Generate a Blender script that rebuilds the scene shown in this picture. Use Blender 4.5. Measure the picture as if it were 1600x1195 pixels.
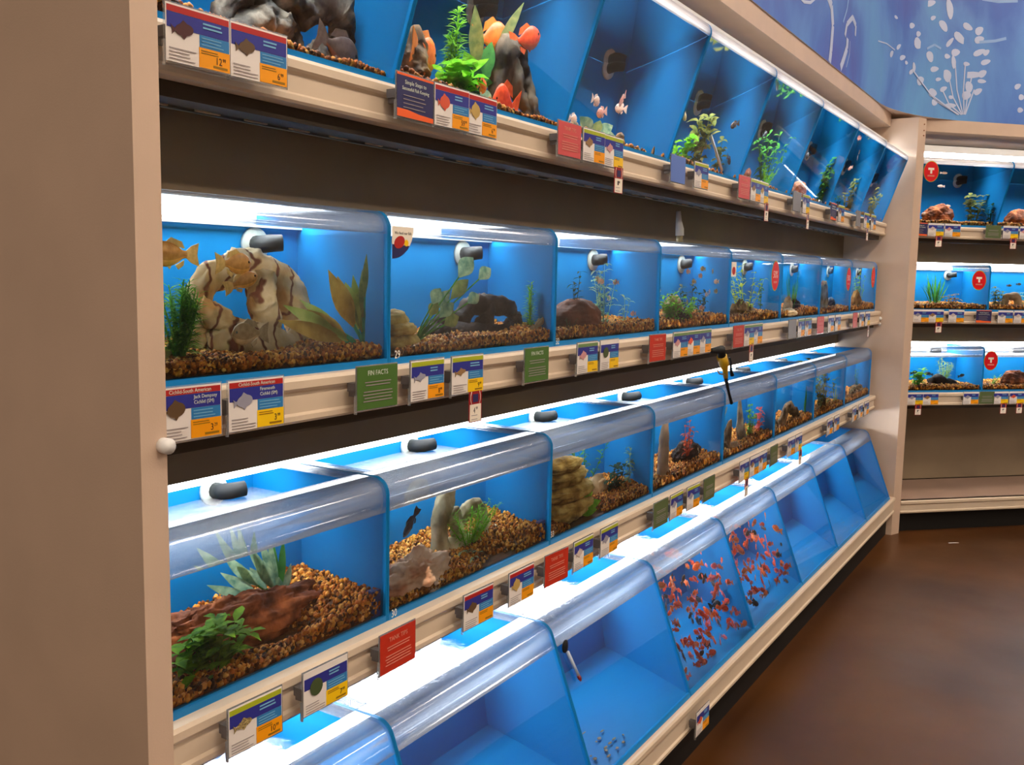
import bpy, bmesh, math, random
import numpy as np
from mathutils import Vector, Matrix, noise
for o in list(bpy.data.objects): bpy.data.objects.remove(o)
SC = bpy.context.scene
COL = SC.collection
R = math.radians
random.seed(7)

# ------------------------------------------------------------------ camera
S = 1.09            # metres from the camera to the plane of the tank fronts
HC = 1.45           # camera height above the floor
FPX, YAW, PIT, ROL = 1477.3, 58.143, 6.560, 1.135
def basis():
    y, p, r = R(YAW), R(PIT), R(ROL)
    f = Vector((math.sin(y)*math.cos(p), math.cos(y)*math.cos(p), -math.sin(p)))
    rt = Vector((math.cos(y), -math.sin(y), 0)); u = rt.cross(f)
    return f, math.cos(r)*rt + math.sin(r)*u, -math.sin(r)*rt + math.cos(r)*u
CF, CR, CU = basis()
cam = bpy.data.cameras.new('camera'); camo = bpy.data.objects.new('camera', cam); COL.objects.link(camo)
M = Matrix((CR, CU, -CF)).transposed().to_4x4(); M.translation = Vector((0, 0, HC)); camo.matrix_world = M
cam.sensor_width = 36; cam.lens = FPX/1600*36; cam.clip_start = .02
SC.camera = camo

# ------------------------------------------------------------------ world, exposure, room light
W = bpy.data.worlds.new('world'); SC.world = W; W.use_nodes = True
W.node_tree.nodes['Background'].inputs[0].default_value = (1.0, .74, .55, 1)
W.node_tree.nodes['Background'].inputs[1].default_value = .30
vs = SC.view_settings
vs.view_transform = 'Standard'; vs.look = 'None'; vs.gamma = 1; vs.exposure = 0.0; vs.use_curve_mapping = False
SC.cycles.transparent_max_bounces = 32; SC.cycles.max_bounces = 10
SC.cycles.transmission_bounces = 8; SC.cycles.glossy_bounces = 4; SC.cycles.diffuse_bounces = 4
SC.cycles.sample_clamp_indirect = 6
CEIL_E, TUBE_E = 55.0, 25.0          # ceiling troffers and aquarium tubes

# ------------------------------------------------------------------ mesh helpers
class MB:
    def __init__(s): s.v = []; s.f = []; s.m = []; s.sm = []
    def add(s, vs_, fs, mi=0, smooth=False):
        b = len(s.v); s.v += [tuple(p) for p in vs_]
        for f in fs: s.f.append(tuple(i+b for i in f)); s.m.append(mi); s.sm.append(smooth)
        return s
    def box(s, x0, x1, y0, y1, z0, z1, mi=0):
        v = [(x0,y0,z0),(x1,y0,z0),(x1,y1,z0),(x0,y1,z0),(x0,y0,z1),(x1,y0,z1),(x1,y1,z1),(x0,y1,z1)]
        return s.add(v, [(0,3,2,1),(4,5,6,7),(0,1,5,4),(1,2,6,5),(2,3,7,6),(3,0,4,7)], mi)
    def prism_x(s, poly, x0, x1, mi=0, smooth=False):     # poly in (y, z)
        n = len(poly)
        a = sum(poly[i][0]*poly[(i+1) % n][1]-poly[(i+1) % n][0]*poly[i][1] for i in range(n))
        if a < 0: poly = poly[::-1]
        v = [(x0, y, z) for y, z in poly]+[(x1, y, z) for y, z in poly]
        b = len(s.v); s.v += v
        s.f += [tuple(b+i for i in range(n))[::-1], tuple(b+n+i for i in range(n))]; s.m += [mi]*2; s.sm += [False]*2
        for i in range(n):
            j = (i+1) % n; s.f.append((b+i, b+j, b+n+j, b+n+i)); s.m.append(mi); s.sm.append(smooth)
        return s
    def prism_z(s, poly, z0, z1, mi=0):                    # poly in (x, y)
        n = len(poly)
        a = sum(poly[i][0]*poly[(i+1) % n][1]-poly[(i+1) % n][0]*poly[i][1] for i in range(n))
        if a < 0: poly = poly[::-1]
        b = len(s.v); s.v += [(x, y, z0) for x, y in poly]+[(x, y, z1) for x, y in poly]
        s.f += [tuple(b+i for i in range(n))[::-1], tuple(b+n+i for i in range(n))]; s.m += [mi]*2; s.sm += [False]*2
        for i in range(n):
            j = (i+1) % n; s.f.append((b+i, b+j, b+n+j, b+n+i)); s.m.append(mi); s.sm.append(False)
        return s
    def prism_y(s, poly, y0, y1, mi=0):                    # poly in (x, z), front face at y0
        n = len(poly)
        a = sum(poly[i][0]*poly[(i+1) % n][1]-poly[(i+1) % n][0]*poly[i][1] for i in range(n))
        if a < 0: poly = poly[::-1]
        b = len(s.v); s.v += [(x, y0, z) for x, z in poly]+[(x, y1, z) for x, z in poly]
        s.f += [tuple(b+i for i in range(n)), tuple(b+n+i for i in range(n))[::-1]]; s.m += [mi]*2; s.sm += [False]*2
        for i in range(n):
            j = (i+1) % n; s.f.append((b+j, b+i, b+n+i, b+n+j)); s.m.append(mi); s.sm.append(False)
        return s
    def tube(s, pts, rad, n=8, mi=0, flat=1.0):
        pts = [Vector(p) for p in pts]; k = len(pts)
        if not hasattr(rad, '__len__'): rad = [rad]*k
        b = len(s.v); ref = None
        for i, p in enumerate(pts):
            t = (pts[min(i+1, k-1)]-pts[max(i-1, 0)]).normalized()
            if ref is None: ref = Vector((0, 0, 1)) if abs(t.z) < .9 else Vector((1, 0, 0))
            a = t.cross(ref).normalized(); c = a.cross(t).normalized(); ref = c
            for j in range(n):
                w = 2*math.pi*j/n
                s.v.append(tuple(p+a*math.cos(w)*rad[i]+c*math.sin(w)*rad[i]*flat))
        for i in range(k-1):
            for j in range(n):
                j2 = (j+1) % n
                s.f.append((b+i*n+j, b+i*n+j2, b+(i+1)*n+j2, b+(i+1)*n+j)); s.m.append(mi); s.sm.append(True)
        s.f.append(tuple(b+j for j in range(n))[::-1]); s.f.append(tuple(b+(k-1)*n+j for j in range(n)))
        s.m += [mi]*2; s.sm += [True]*2
        return s
    def ball(s, c, r, seg=10, ring=7, mi=0, fn=None):
        rx, ry, rz = r if hasattr(r, '__len__') else (r, r, r)
        b = len(s.v)
        for i in range(ring+1):
            t = math.pi*i/ring
            for j in range(seg):
                w = 2*math.pi*j/seg
                d = Vector((math.sin(t)*math.cos(w), math.sin(t)*math.sin(w), math.cos(t)))
                k = fn(d) if fn else 1
                s.v.append((c[0]+d.x*rx*k, c[1]+d.y*ry*k, c[2]+d.z*rz*k))
        for i in range(ring):
            for j in range(seg):
                j2 = (j+1) % seg
                s.f.append((b+i*seg+j, b+(i+1)*seg+j, b+(i+1)*seg+j2, b+i*seg+j2)); s.m.append(mi); s.sm.append(True)
        return s
    def blade(s, base, d, up, L, w, bend=.3, n=5, mi=0, point=.15, waist=.55, fold=.12):
        """a leaf: grows from base along d, bends towards -up, widest at waist, folded along the rib"""
        base = Vector(base); d = Vector(d).normalized(); up = Vector(up)
        up = (up-d*up.dot(d)).normalized(); sd = d.cross(up).normalized(); b = len(s.v)
        for i in range(n+1):
            t = i/n; ang = bend*t
            q = base+d*(L*t*math.cos(ang*.6))-up*(L*t*math.sin(ang*.6))
            pw = (t/waist) if t < waist else (1-t)/(1-waist)
            ww = w*.5*max(point if t > .5 else .12, math.sin(max(0, min(1, pw))*math.pi/2))
            if i == n: ww = w*.02
            s.v += [tuple(q-sd*ww+up*ww*fold*2), tuple(q), tuple(q+sd*ww+up*ww*fold*2)]
        for i in range(n):
            a = b+3*i
            s.f += [(a, a+1, a+4, a+3), (a+1, a+2, a+5, a+4)]; s.m += [mi]*2; s.sm += [True]*2
        return s
    def mesh(s, name, mats):
        me = bpy.data.meshes.new(name); me.from_pydata(s.v, [], s.f)
        for m in (mats if isinstance(mats, (list, tuple)) else [mats]): me.materials.append(m)
        me.polygons.foreach_set('material_index', s.m); me.polygons.foreach_set('use_smooth', s.sm); me.update()
        return me
    def build(s, name, mats, parent=None): return link(name, s.mesh(name, mats), parent)
def link(name, data, parent=None, loc=None, rz=None):
    o = bpy.data.objects.new(name, data); COL.objects.link(o)
    if parent is not None: o.parent = parent
    if loc is not None: o.location = loc
    if rz is not None: o.rotation_euler = (0, 0, rz)
    return o
def tag(o, label=None, cat=None, group=None, kind=None):
    if label: o['label'] = label
    if cat: o['category'] = cat
    if group: o['group'] = group
    if kind: o['kind'] = kind
    return o
def thing(name, label, cat, loc=(0, 0, 0), rz=0, group=None):
    return tag(link(name, None, None, loc, rz), label, cat, group)
def struct(o): o['kind'] = 'structure'; return o

# ------------------------------------------------------------------ material helpers
def mat(name, col, rough=.5, spec=.5, metal=0., var=0., scale=20., bump=0., bscale=200., col2=None, emit=None, es=0., coat=0.):
    m = bpy.data.materials.new(name); m.use_nodes = True; nt = m.node_tree; p = nt.nodes['Principled BSDF']
    p.inputs['Base Color'].default_value = (*col, 1); p.inputs['Roughness'].default_value = rough
    p.inputs['Specular IOR Level'].default_value = spec; p.inputs['Metallic'].default_value = metal
    if coat: p.inputs['Coat Weight'].default_value = coat
    if emit: p.inputs['Emission Color'].default_value = (*emit, 1); p.inputs['Emission Strength'].default_value = es
    tc = None
    if var or col2 or bump: tc = nt.nodes.new('ShaderNodeTexCoord')
    if var or col2:
        n = nt.nodes.new('ShaderNodeTexNoise'); n.inputs['Scale'].default_value = scale; n.inputs['Detail'].default_value = 6
        nt.links.new(tc.outputs['Object'], n.inputs['Vector'])
        r = nt.nodes.new('ShaderNodeValToRGB'); r.color_ramp.elements[0].position = .35; r.color_ramp.elements[1].position = .65
        c2 = col2 or tuple(c*(1+var) for c in col); c1 = col if col2 else tuple(c*(1-var) for c in col)
        r.color_ramp.elements[0].color = (*c1, 1); r.color_ramp.elements[1].color = (*c2, 1)
        nt.links.new(n.outputs['Fac'], r.inputs['Fac']); nt.links.new(r.outputs['Color'], p.inputs['Base Color'])
    if bump:
        n2 = nt.nodes.new('ShaderNodeTexNoise'); n2.inputs['Scale'].default_value = bscale; n2.inputs['Detail'].default_value = 4
        nt.links.new(tc.outputs['Object'], n2.inputs['Vector'])
        b = nt.nodes.new('ShaderNodeBump'); b.inputs['Strength'].default_value = bump; b.inputs['Distance'].default_value = .004
        nt.links.new(n2.outputs['Fac'], b.inputs['Height']); nt.links.new(b.outputs['Normal'], p.inputs['Normal'])
    return m
def srgb(r, g, b):
    f = lambda c: (c/255/12.92) if c <= 10 else ((c/255+.055)/1.055)**2.4
    return (f(r), f(g), f(b))

M_beige = mat('beige_laminate', srgb(205, 180, 158), .45, .4, var=.04, scale=6, bump=.05, bscale=400)
M_rail = mat('beige_rail', srgb(214, 196, 172), .4, .4, var=.03, scale=8)
M_taupe = mat('dark_taupe_panel', srgb(142, 126, 104), .6, .3, var=.1, scale=3, bump=.05)
M_under = mat('shelf_underside', srgb(70, 62, 52), .6, .3, var=.1, scale=4)
M_black = mat('black_kick', (.008, .007, .006), .6, .3)
M_blue = mat('blue_acrylic', (.003, .165, .42), .5, .12, var=.04, scale=4)
M_bluedge = mat('blue_acrylic_edge', (.006, .19, .50), .3, .3)
M_white = mat('white_plastic', (.8, .8, .78), .35, .5)
M_nozzle = mat('black_plastic', (.010, .011, .012), .6, .3)
M_ring = mat('grey_white_fitting', (.55, .62, .58), .4, .5, var=.1, scale=60)
def emat(name, col, s):
    m = bpy.data.materials.new(name); m.use_nodes = True; nt = m.node_tree; nt.nodes.clear()
    e = nt.nodes.new('ShaderNodeEmission'); e.inputs[0].default_value = (*col, 1); e.inputs[1].default_value = s
    o = nt.nodes.new('ShaderNodeOutputMaterial'); nt.links.new(e.outputs[0], o.inputs[0]); return m
M_tube = emat('lit_aquarium_tube', (.93, .97, 1.0), TUBE_E)
M_tube2 = emat('lit_back_panel', (.93, .97, 1.0), 56.0); M_tube3 = emat('lit_third_row_tube', (.93, .97, 1.0), 9.5); M_tube1 = emat('lit_top_tube', (.93, .97, 1.0), 36.0)
M_troffer = emat('lit_ceiling_panel', (1.0, .82, .66), CEIL_E)

def glass_sheet(name, tint=(1, 1, 1), haze=0., haze_col=(.8, .85, .9), rough=.03, hscale=(3, 40, 40), streak=.5, refl=1.0):
    """clear sheet: transparent with a Fresnel gloss, plus a thin streaky haze of scratches and lime"""
    m = bpy.data.materials.new(name); m.use_nodes = True; nt = m.node_tree; nt.nodes.clear(); L = nt.links.new
    o = nt.nodes.new('ShaderNodeOutputMaterial'); t = nt.nodes.new('ShaderNodeBsdfTransparent'); t.inputs[0].default_value = (*tint, 1)
    g = nt.nodes.new('ShaderNodeBsdfGlossy'); g.inputs['Roughness'].default_value = rough
    fr = nt.nodes.new('ShaderNodeFresnel'); fr.inputs[0].default_value = 1.42
    mu = nt.nodes.new('ShaderNodeMath'); mu.operation = 'MULTIPLY'; mu.inputs[1].default_value = refl; L(fr.outputs[0], mu.inputs[0])
    mx = nt.nodes.new('ShaderNodeMixShader'); L(mu.outputs[0], mx.inputs[0]); L(t.outputs[0], mx.inputs[1]); L(g.outputs[0], mx.inputs[2])
    last = mx
    if haze:
        d = nt.nodes.new('ShaderNodeBsdfDiffuse'); d.inputs[0].default_value = (*haze_col, 1)
        tl = nt.nodes.new('ShaderNodeBsdfTranslucent'); tl.inputs[0].default_value = (*haze_col, 1)
        dm = nt.nodes.new('ShaderNodeMixShader'); dm.inputs[0].default_value = .5; L(d.outputs[0], dm.inputs[1]); L(tl.outputs[0], dm.inputs[2])
        tc = nt.nodes.new('ShaderNodeTexCoord'); mp = nt.nodes.new('ShaderNodeMapping'); mp.inputs['Scale'].default_value = hscale
        L(tc.outputs['Object'], mp.inputs[0]); n = nt.nodes.new('ShaderNodeTexNoise'); n.inputs['Scale'].default_value = 1; n.inputs['Detail'].default_value = 8
        n.inputs['Roughness'].default_value = .7
        L(mp.outputs[0], n.inputs['Vector']); r = nt.nodes.new('ShaderNodeMapRange')
        r.inputs[1].default_value = .3; r.inputs[2].default_value = .7; r.inputs[3].default_value = haze*(1-streak); r.inputs[4].default_value = min(1, haze*(1+streak))
        L(n.outputs['Fac'], r.inputs[0]); mx2 = nt.nodes.new('ShaderNodeMixShader'); L(r.outputs[0], mx2.inputs[0]); L(last.outputs[0], mx2.inputs[1]); L(dm.outputs[0], mx2.inputs[2]); last = mx2
    L(last.outputs[0], o.inputs[0]); return m
M_pane = glass_sheet('clear_front_pane', haze=.0015, streak=.9, hscale=(6, 6, 30), rough=.02, refl=.12)
M_lip = glass_sheet('frosted_acrylic_lip', haze=.10, streak=.9, hscale=(4, 60, 60), rough=.12, refl=.8, haze_col=(.66, .78, .94), tint=(.96, .98, 1))
M_lip1 = glass_sheet('limed_top_lip', haze=.5, streak=.5, hscale=(3, 60, 90), rough=.15, haze_col=(.86, .82, .80))
M_clear = glass_sheet('clear_plastic_holder', haze=.18, streak=.2, rough=.1, haze_col=(.8, .8, .78))
# water: the front is a real air/water boundary, the surface an agitated one that light passes
M_wfront = bpy.data.materials.new('water_behind_glass'); M_wfront.use_nodes = True
nt = M_wfront.node_tree; nt.nodes.clear()
g = nt.nodes.new('ShaderNodeBsdfRefraction'); g.inputs['IOR'].default_value = 1.33; g.inputs['Roughness'].default_value = 0; g.inputs[0].default_value = (.93, .98, 1, 1)
o_ = nt.nodes.new('ShaderNodeOutputMaterial'); nt.links.new(g.outputs[0], o_.inputs[0])
M_wtop = bpy.data.materials.new('water_surface'); M_wtop.use_nodes = True
nt = M_wtop.node_tree; nt.nodes.clear(); L = nt.links.new
t = nt.nodes.new('ShaderNodeBsdfTransparent'); g = nt.nodes.new('ShaderNodeBsdfGlossy'); g.inputs['Roughness'].default_value = .55
fr = nt.nodes.new('ShaderNodeFresnel'); fr.inputs[0].default_value = 1.33
tc = nt.nodes.new('ShaderNodeTexCoord'); n = nt.nodes.new('ShaderNodeTexNoise'); n.inputs['Scale'].default_value = 28; L(tc.outputs['Object'], n.inputs['Vector'])
b = nt.nodes.new('ShaderNodeBump'); b.inputs['Strength'].default_value = .6; b.inputs['Distance'].default_value = .010; L(n.outputs['Fac'], b.inputs['Height']); L(b.outputs[0], g.inputs['Normal'])
ge = nt.nodes.new('ShaderNodeNewGeometry'); inv = nt.nodes.new('ShaderNodeMath'); inv.operation = 'SUBTRACT'; inv.inputs[0].default_value = 1; L(ge.outputs['Backfacing'], inv.inputs[1])
mu = nt.nodes.new('ShaderNodeMath'); mu.operation = 'MULTIPLY'; L(fr.outputs[0], mu.inputs[0]); L(inv.outputs[0], mu.inputs[1])
mx = nt.nodes.new('ShaderNodeMixShader'); L(mu.outputs[0], mx.inputs[0]); L(t.outputs[0], mx.inputs[1]); L(g.outputs[0], mx.inputs[2])
o_ = nt.nodes.new('ShaderNodeOutputMaterial'); L(mx.outputs[0], o_.inputs[0])
M_wcalm = M_wtop.copy(); M_wcalm.name = 'calm_water_surface'
for n in M_wcalm.node_tree.nodes:
    if n.type == 'BUMP': n.inputs['Strength'].default_value = .12
    if n.type == 'BSDF_GLOSSY': n.inputs['Roughness'].default_value = .08
M_wtir = bpy.data.materials.new('still_water_surface'); M_wtir.use_nodes = True; nt = M_wtir.node_tree; nt.nodes.clear(); L = nt.links.new
t = nt.nodes.new('ShaderNodeBsdfTransparent'); g = nt.nodes.new('ShaderNodeBsdfGlossy'); g.inputs['Roughness'].default_value = .06; fr = nt.nodes.new('ShaderNodeFresnel'); fr.inputs[0].default_value = 1.33
mx = nt.nodes.new('ShaderNodeMixShader'); L(fr.outputs[0], mx.inputs[0]); L(t.outputs[0], mx.inputs[1]); L(g.outputs[0], mx.inputs[2])
o_ = nt.nodes.new('ShaderNodeOutputMaterial'); L(mx.outputs[0], o_.inputs[0])
M_wside = bpy.data.materials.new('water_against_wall'); M_wside.use_nodes = True
nt = M_wside.node_tree; nt.nodes.clear(); t = nt.nodes.new('ShaderNodeBsdfTransparent'); o_ = nt.nodes.new('ShaderNodeOutputMaterial'); nt.links.new(t.outputs[0], o_.inputs[0])

# ------------------------------------------------------------------ plan of the place
PITCH = .5602*S
X0 = .6594*S
def TX(i): return X0+i*PITCH
FY = S                                   # plane of the tank fronts
def zz(k): return HC+k*S
ZB = {1: zz(.294), 2: zz(-.1545), 3: zz(-.596), 4: zz(-1.125)}       # tank bottoms
XEND = TX(8)
PANEL_Y = FY+.205                         # taupe fascia above each tank row
s2 = math.sqrt(.5)
CB = Vector((5.264*S, .832*S, 0)); CUx = Vector((s2, -s2, 0)); CV = Vector((s2, s2, 0)); CRZ = -math.pi/4
def cw(u, v, z): p = CB+CUx*u+CV*v; return Vector((p.x, p.y, z))     # corner bay frame
CFRONT = .142*S                            # its tank fronts
def pix(px, py):
    return (CF+CR*((px-800)/FPX)-CU*((py-597.5)/FPX))
def at(px, py, Y):                         # point on the plane y = Y
    d = pix(px, py); t = Y/d.y; return Vector((d.x*t, Y, HC+d.z*t))
def atv(px, py, v):                        # point on a plane of the corner bay -> (u, z)
    d = pix(px, py); t = (v+CB.dot(CV))/d.dot(CV); P = d*t; return (P-CB).dot(CUx), HC+P.z

# ------------------------------------------------------------------ room shell
def M_floor():
    m = mat('polished_brown_concrete', srgb(60, 33, 10), .22, .3, col2=srgb(84, 50, 20), scale=1.6)
    p = m.node_tree.nodes['Principled BSDF']; nt = m.node_tree
    n = nt.nodes.new('ShaderNodeTexNoise'); n.inputs['Scale'].default_value = 3; n.inputs['Detail'].default_value = 8
    tc = nt.nodes['Texture Coordinate']; nt.links.new(tc.outputs['Object'], n.inputs['Vector'])
    r = nt.nodes.new('ShaderNodeMapRange'); r.inputs[3].default_value = .22; r.inputs[4].default_value = .5
    nt.links.new(n.outputs['Fac'], r.inputs[0]); nt.links.new(r.outputs[0], p.inputs['Roughness']); return m
struct(MB().box(-4, 13, -9, 4, -.1, 0).build('floor', M_floor()))
struct(MB().box(-4, 13, -9, 4, 4.2, 4.3).build('ceiling', mat('ceiling_paint', (.35, .3, .25), .8)))
k = 0
for x in (-2.5, .5, 3.5, 6.5):
    for y in (-.9, -3.9):
        t_ = thing('ceiling_light', 'long warm ceiling light panel above the shop aisle', 'light', (x, y, 4.2), 0, 'ceiling lights over the aisle')
        MB().box(-.62, .62, -.17, .17, -.04, 0).build('housing', M_white, t_)
        MB().box(-.6, .6, -.15, .15, -.05, -.0405).build('diffuser', M_troffer, t_)

# mural wall: straight, curved at the corner, straight again
def mural_path(off=0.):
    Yw = .985*S-off*0; v = .137*S
    Xi = (Yw, ); sumxy = (v+CB.dot(CV))/s2; Xc = sumxy-Yw; T = .55
    pts = [(-1.2, Yw)]; a = Vector((Xc-T, Yw)); c = Vector((Xc, Yw)); e = Vector((Xc+T*s2, Yw-T*s2))
    for i in range(13):
        t = i/12; p = a*(1-t)**2+c*2*t*(1-t)+e*t*t; pts.append((p.x, p.y))
    pts.append((Xc+3*s2, Yw-3*s2)); return pts
def M_mural():
    m = mat('mural_print', srgb(74, 120, 190), .5, .3); nt = m.node_tree; p = nt.nodes['Principled BSDF']; L = nt.links.new
    tc = nt.nodes.new('ShaderNodeTexCoord'); mp = nt.nodes.new('ShaderNodeMapping'); mp.inputs['Scale'].default_value = (1.1, 1.1, .7); L(tc.outputs['Object'], mp.inputs[0])
    n = nt.nodes.new('ShaderNodeTexNoise'); n.inputs['Scale'].default_value = 1.7; n.inputs['Detail'].default_value = 5; n.inputs['Distortion'].default_value = .6; L(mp.outputs[0], n.inputs['Vector'])
    r = nt.nodes.new('ShaderNodeValToRGB'); e = r.color_ramp.elements
    e[0].position = .25; e[0].color = (*srgb(84, 80, 168), 1); e[1].position = .8; e[1].color = (*srgb(104, 168, 214), 1)
    k_ = e.new(.45); k_.color = (*srgb(76, 112, 192), 1); k_ = e.new(.56); k_.color = (*srgb(94, 140, 208), 1)
    L(n.outputs['Fac'], r.inputs[0]); L(r.outputs[0], p.inputs['Base Color']); return m
mp_ = mural_path(); bk = [(x, y+.25) for x, y in mp_]
ZM = zz(.846)
mw = MB()
poly = mp_+bk[::-1]
n_ = len(mp_)
for i in range(n_-1):
    (xa, ya), (xb, yb) = mp_[i], mp_[i+1]
    mw.add([(xa, ya, ZM), (xb, yb, ZM), (xb, yb, 4.2), (xa, ya, 4.2)], [(0, 1, 2, 3)], 0, True)
    (xc, yc), (xd, yd) = bk[i], bk[i+1]
    mw.add([(xc, yc, ZM), (xd, yd, ZM), (xd, yd, 4.2), (xc, yc, 4.2)], [(3, 2, 1, 0)], 1)
    mw.add([(xa, ya, ZM), (xb, yb, ZM), (xd, yd, ZM), (xc, yc, ZM)], [(3, 2, 1, 0)], 1)
wall = struct(mw.build('wall_mural', [M_mural(), M_beige]))

# header fascia under the mural
HB, HT = zz(.782), zz(.8455)
hd = thing('header_fascia', 'beige header fascia running above the leaning top aquariums', 'fascia', (X0, FY, HB))
MB().box(.002, 5.198*S-X0, -.011, .03, 0, HT-HB).build('front_board', M_beige, hd)
MB().box(.002, 5.198*S-X0, .03, .42, .0, .02).build('soffit_board', M_beige, hd)
hd2 = thing('header_fascia', 'beige header fascia above the corner bay of aquariums', 'fascia', cw(.002, .132*S, HB), CRZ)
MB().box(0, 2.2, -.004, .03, 0, HT-HB).build('front_board', M_beige, hd2)
MB().box(0, 2.2, .03, .45, .0, .02).build('soffit_board', M_beige, hd2)

# end panel, corner post
PZ = zz(.82)
pl = thing('end_panel', 'tall beige end panel closing the long aquarium wall beside a round bumper', 'panel', (.626*S, .847*S, 0))
MB().box(0, .033*S, 0, .9, 0, PZ+.5).build('board', M_beige, pl)
kn = MB().tube([(.03, -.012, 0), (.03, .004, 0)], .0095, 14); kz = at(247, 697, .847*S).z
kn.v = [(x, y, z+kz) for x, y, z in kn.v]; kn.build('bumper_knob', M_white, pl)
hk = MB().tube([(.036, .004, kz+.004), (.044, .0, kz+.003), (.045, -.004, kz-.004), (.04, -.002, kz-.008)], .0018, 6)
hk.build('wire_hook', mat('dark_wire', (.03, .03, .03), .4, .5, metal=.8), pl)
pr = thing('corner_post', 'beige corner post between the long aquarium wall and the corner bay', 'post', (5.2*S, .858*S, 0))
A = Vector((0, 0)); Bp = Vector((CB.x-5.2*S, CB.y-.858*S)); Cp = Bp+Vector((CV.x, CV.y))*.5; Dp = Vector((0, .5))
MB().prism_z([tuple(A), tuple(Bp), tuple(Cp), tuple(Dp)], 0, PZ).build('board', M_beige, pr)
M_rust = mat('rust_screw', (.35, .14, .07), .6)
for zc in (zz(.79), zz(.76), zz(.735)):
    P = A.lerp(Bp, .72); MB().ball((P.x-.001, P.y-.002, zc), .004, 8, 5).build('screw_cap', M_rust, pr)
kz2 = at(1372, 497, FY).z
MB().tube([(-.014, .135, kz2), (-.0005, .135, kz2)], .011, 12).build('bumper_knob', M_white, pr)
MB().tube([(-.014, .135, kz2-.03), (-.0005, .135, kz2-.03)], .008, 12).build('bumper_knob', M_white, pr)

# fascia panels (taupe) between tank rows
def gap_panel(x0, x1, y, z0, z1, label, corner=False, slots=False):
    if corner:
        t = thing('gap_fascia', label, 'panel', cw(x0, y, z0), CRZ)
        MB().box(0, x1-x0, 0, .012, 0, z1-z0).build('board', M_taupe, t)
    else:
        t = thing('gap_fascia', label, 'panel', (x0, y, z0))
        MB().box(0, x1-x0, 0, .012, 0, z1-z0).build('board', M_taupe, t)
    return t
SB = {1: zz(.231), 2: zz(-.222), 3: zz(-.665)}                        # shelf undersides
gap_panel(X0, 5.2*S, PANEL_Y, zz(.108), SB[1], 'dark taupe fascia panel between the leaning top tanks and the second tank row')
gap_panel(X0, 5.2*S, PANEL_Y, zz(-.331), SB[2], 'dark taupe fascia panel between the second and third rows of tanks')
bw = thing('back_board', 'brown backing board behind the long wall of aquariums', 'panel', (X0, FY+.50, 0))
MB().box(.002, 5.2*S-X0+.3, 0, .02, 0, HB-.002).build('board', M_under, bw)

# shelves with price rails
def rail_poly(h):      # (y, z) section of a ticket rail, front towards -y
    return [(.03, 0), (.0, 0), (-.003, .004), (-.003, .012), (.002, .016), (.002, h-.026), (-.003, h-.022), (-.006, h-.018), (-.006, h-.006), (-.002, h), (.03, h)]
def shelf(row, x0, x1, label, corner=False, depth=.40, rail_y=-.02):
    h = ZB[row]-SB[row]
    loc = cw(x0, CFRONT, SB[row]) if corner else (x0, FY, SB[row])
    t = thing('shelf', label, 'shelf', loc, CRZ if corner else 0)
    MB().box(0, x1-x0, .011, depth, .004, h-.0005).build('board', M_under, t)
    MB().prism_x([(y+rail_y, z) for y, z in rail_poly(h)], 0, x1-x0).build('price_rail', M_rail, t)
    MB().box(0, x1-x0, .011, .06, -.022, .003).build('light_shield', M_under, t)
    if row == 1 and not corner:
        me = MB().box(0, .05, 0, .005, .0005, .0038).mesh('vent_slot', M_rail)
        for i in range(int((x1-x0)/.105)): link('vent_slot', me, t).location = (.03+i*.105, .185, 0)
    return t
shelf(1, X0, XEND+.05, 'beige shelf with ticket rail carrying the leaning top row of aquariums')
shelf(2, X0, XEND+.05, 'beige shelf with ticket rail carrying the second row of aquariums')
shelf(3, X0, XEND+.05, 'beige shelf with ticket rail carrying the third row of aquariums')
# base deck
bs = thing('base_deck', 'low beige base deck with ticket rail under the sloping bottom aquariums', 'shelf', (X0, FY, 0))
zd = ZB[4]
MB().box(0, 5.2*S-X0, -.155, .45, zd-.03, zd-.0005).build('board', M_beige, bs)
MB().prism_x([(y-.16, z+zd-.092) for y, z in rail_poly(.091)], 0, 5.2*S-X0).build('price_rail', M_rail, bs)
MB().box(0, 5.2*S-X0, -.124, -.104, 0, zd-.031).build('kick_board', M_black, bs)

# corner bay
CW = 1.75
for row, nm in ((1, 'top'), (2, 'middle'), (3, 'lowest')):
    shelf(row, -.0, CW, 'beige shelf with ticket rail carrying the %s tanks of the corner bay' % nm, True)
gap_panel(0, CW, CFRONT+.205, zz(.108), SB[1], 'dark taupe panel under the top shelf of the corner bay', True)
gap_panel(0, CW, CFRONT+.205, zz(-.331), SB[2], 'dark taupe panel under the middle shelf of the corner bay', True)
gap_panel(0, CW, CFRONT+.36, zz(-1.15), zz(-.66), 'dark empty back panel of the corner bay above its bare deck', True)
t = thing('back_board', 'brown backing board behind the corner bay of aquariums', 'panel', cw(0, CFRONT+.52, 0), CRZ)
MB().box(-.2, CW, 0, .02, 0, HB+.02).build('board', M_under, t)
t = thing('base_deck', 'bare beige base deck of the corner bay with a black kick board', 'shelf', cw(0, 0, 0), CRZ)
zc = zz(-1.155)
MB().box(0, CW, .005, CFRONT+.36, zc-.03, zc).build('board', mat('shaded_beige_deck', srgb(168, 142, 126), .5, .3, var=.05, scale=5), t)  # deck beige made darker in the colour to carry the bay's shade
MB().prism_x([(y-.0, z+zc-.075) for y, z in rail_poly(.075)], 0, CW).build('price_rail', M_rail, t)
MB().box(.002, CW, .045, .065, 0, zc-.031).build('kick_board', M_black, t)

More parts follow.
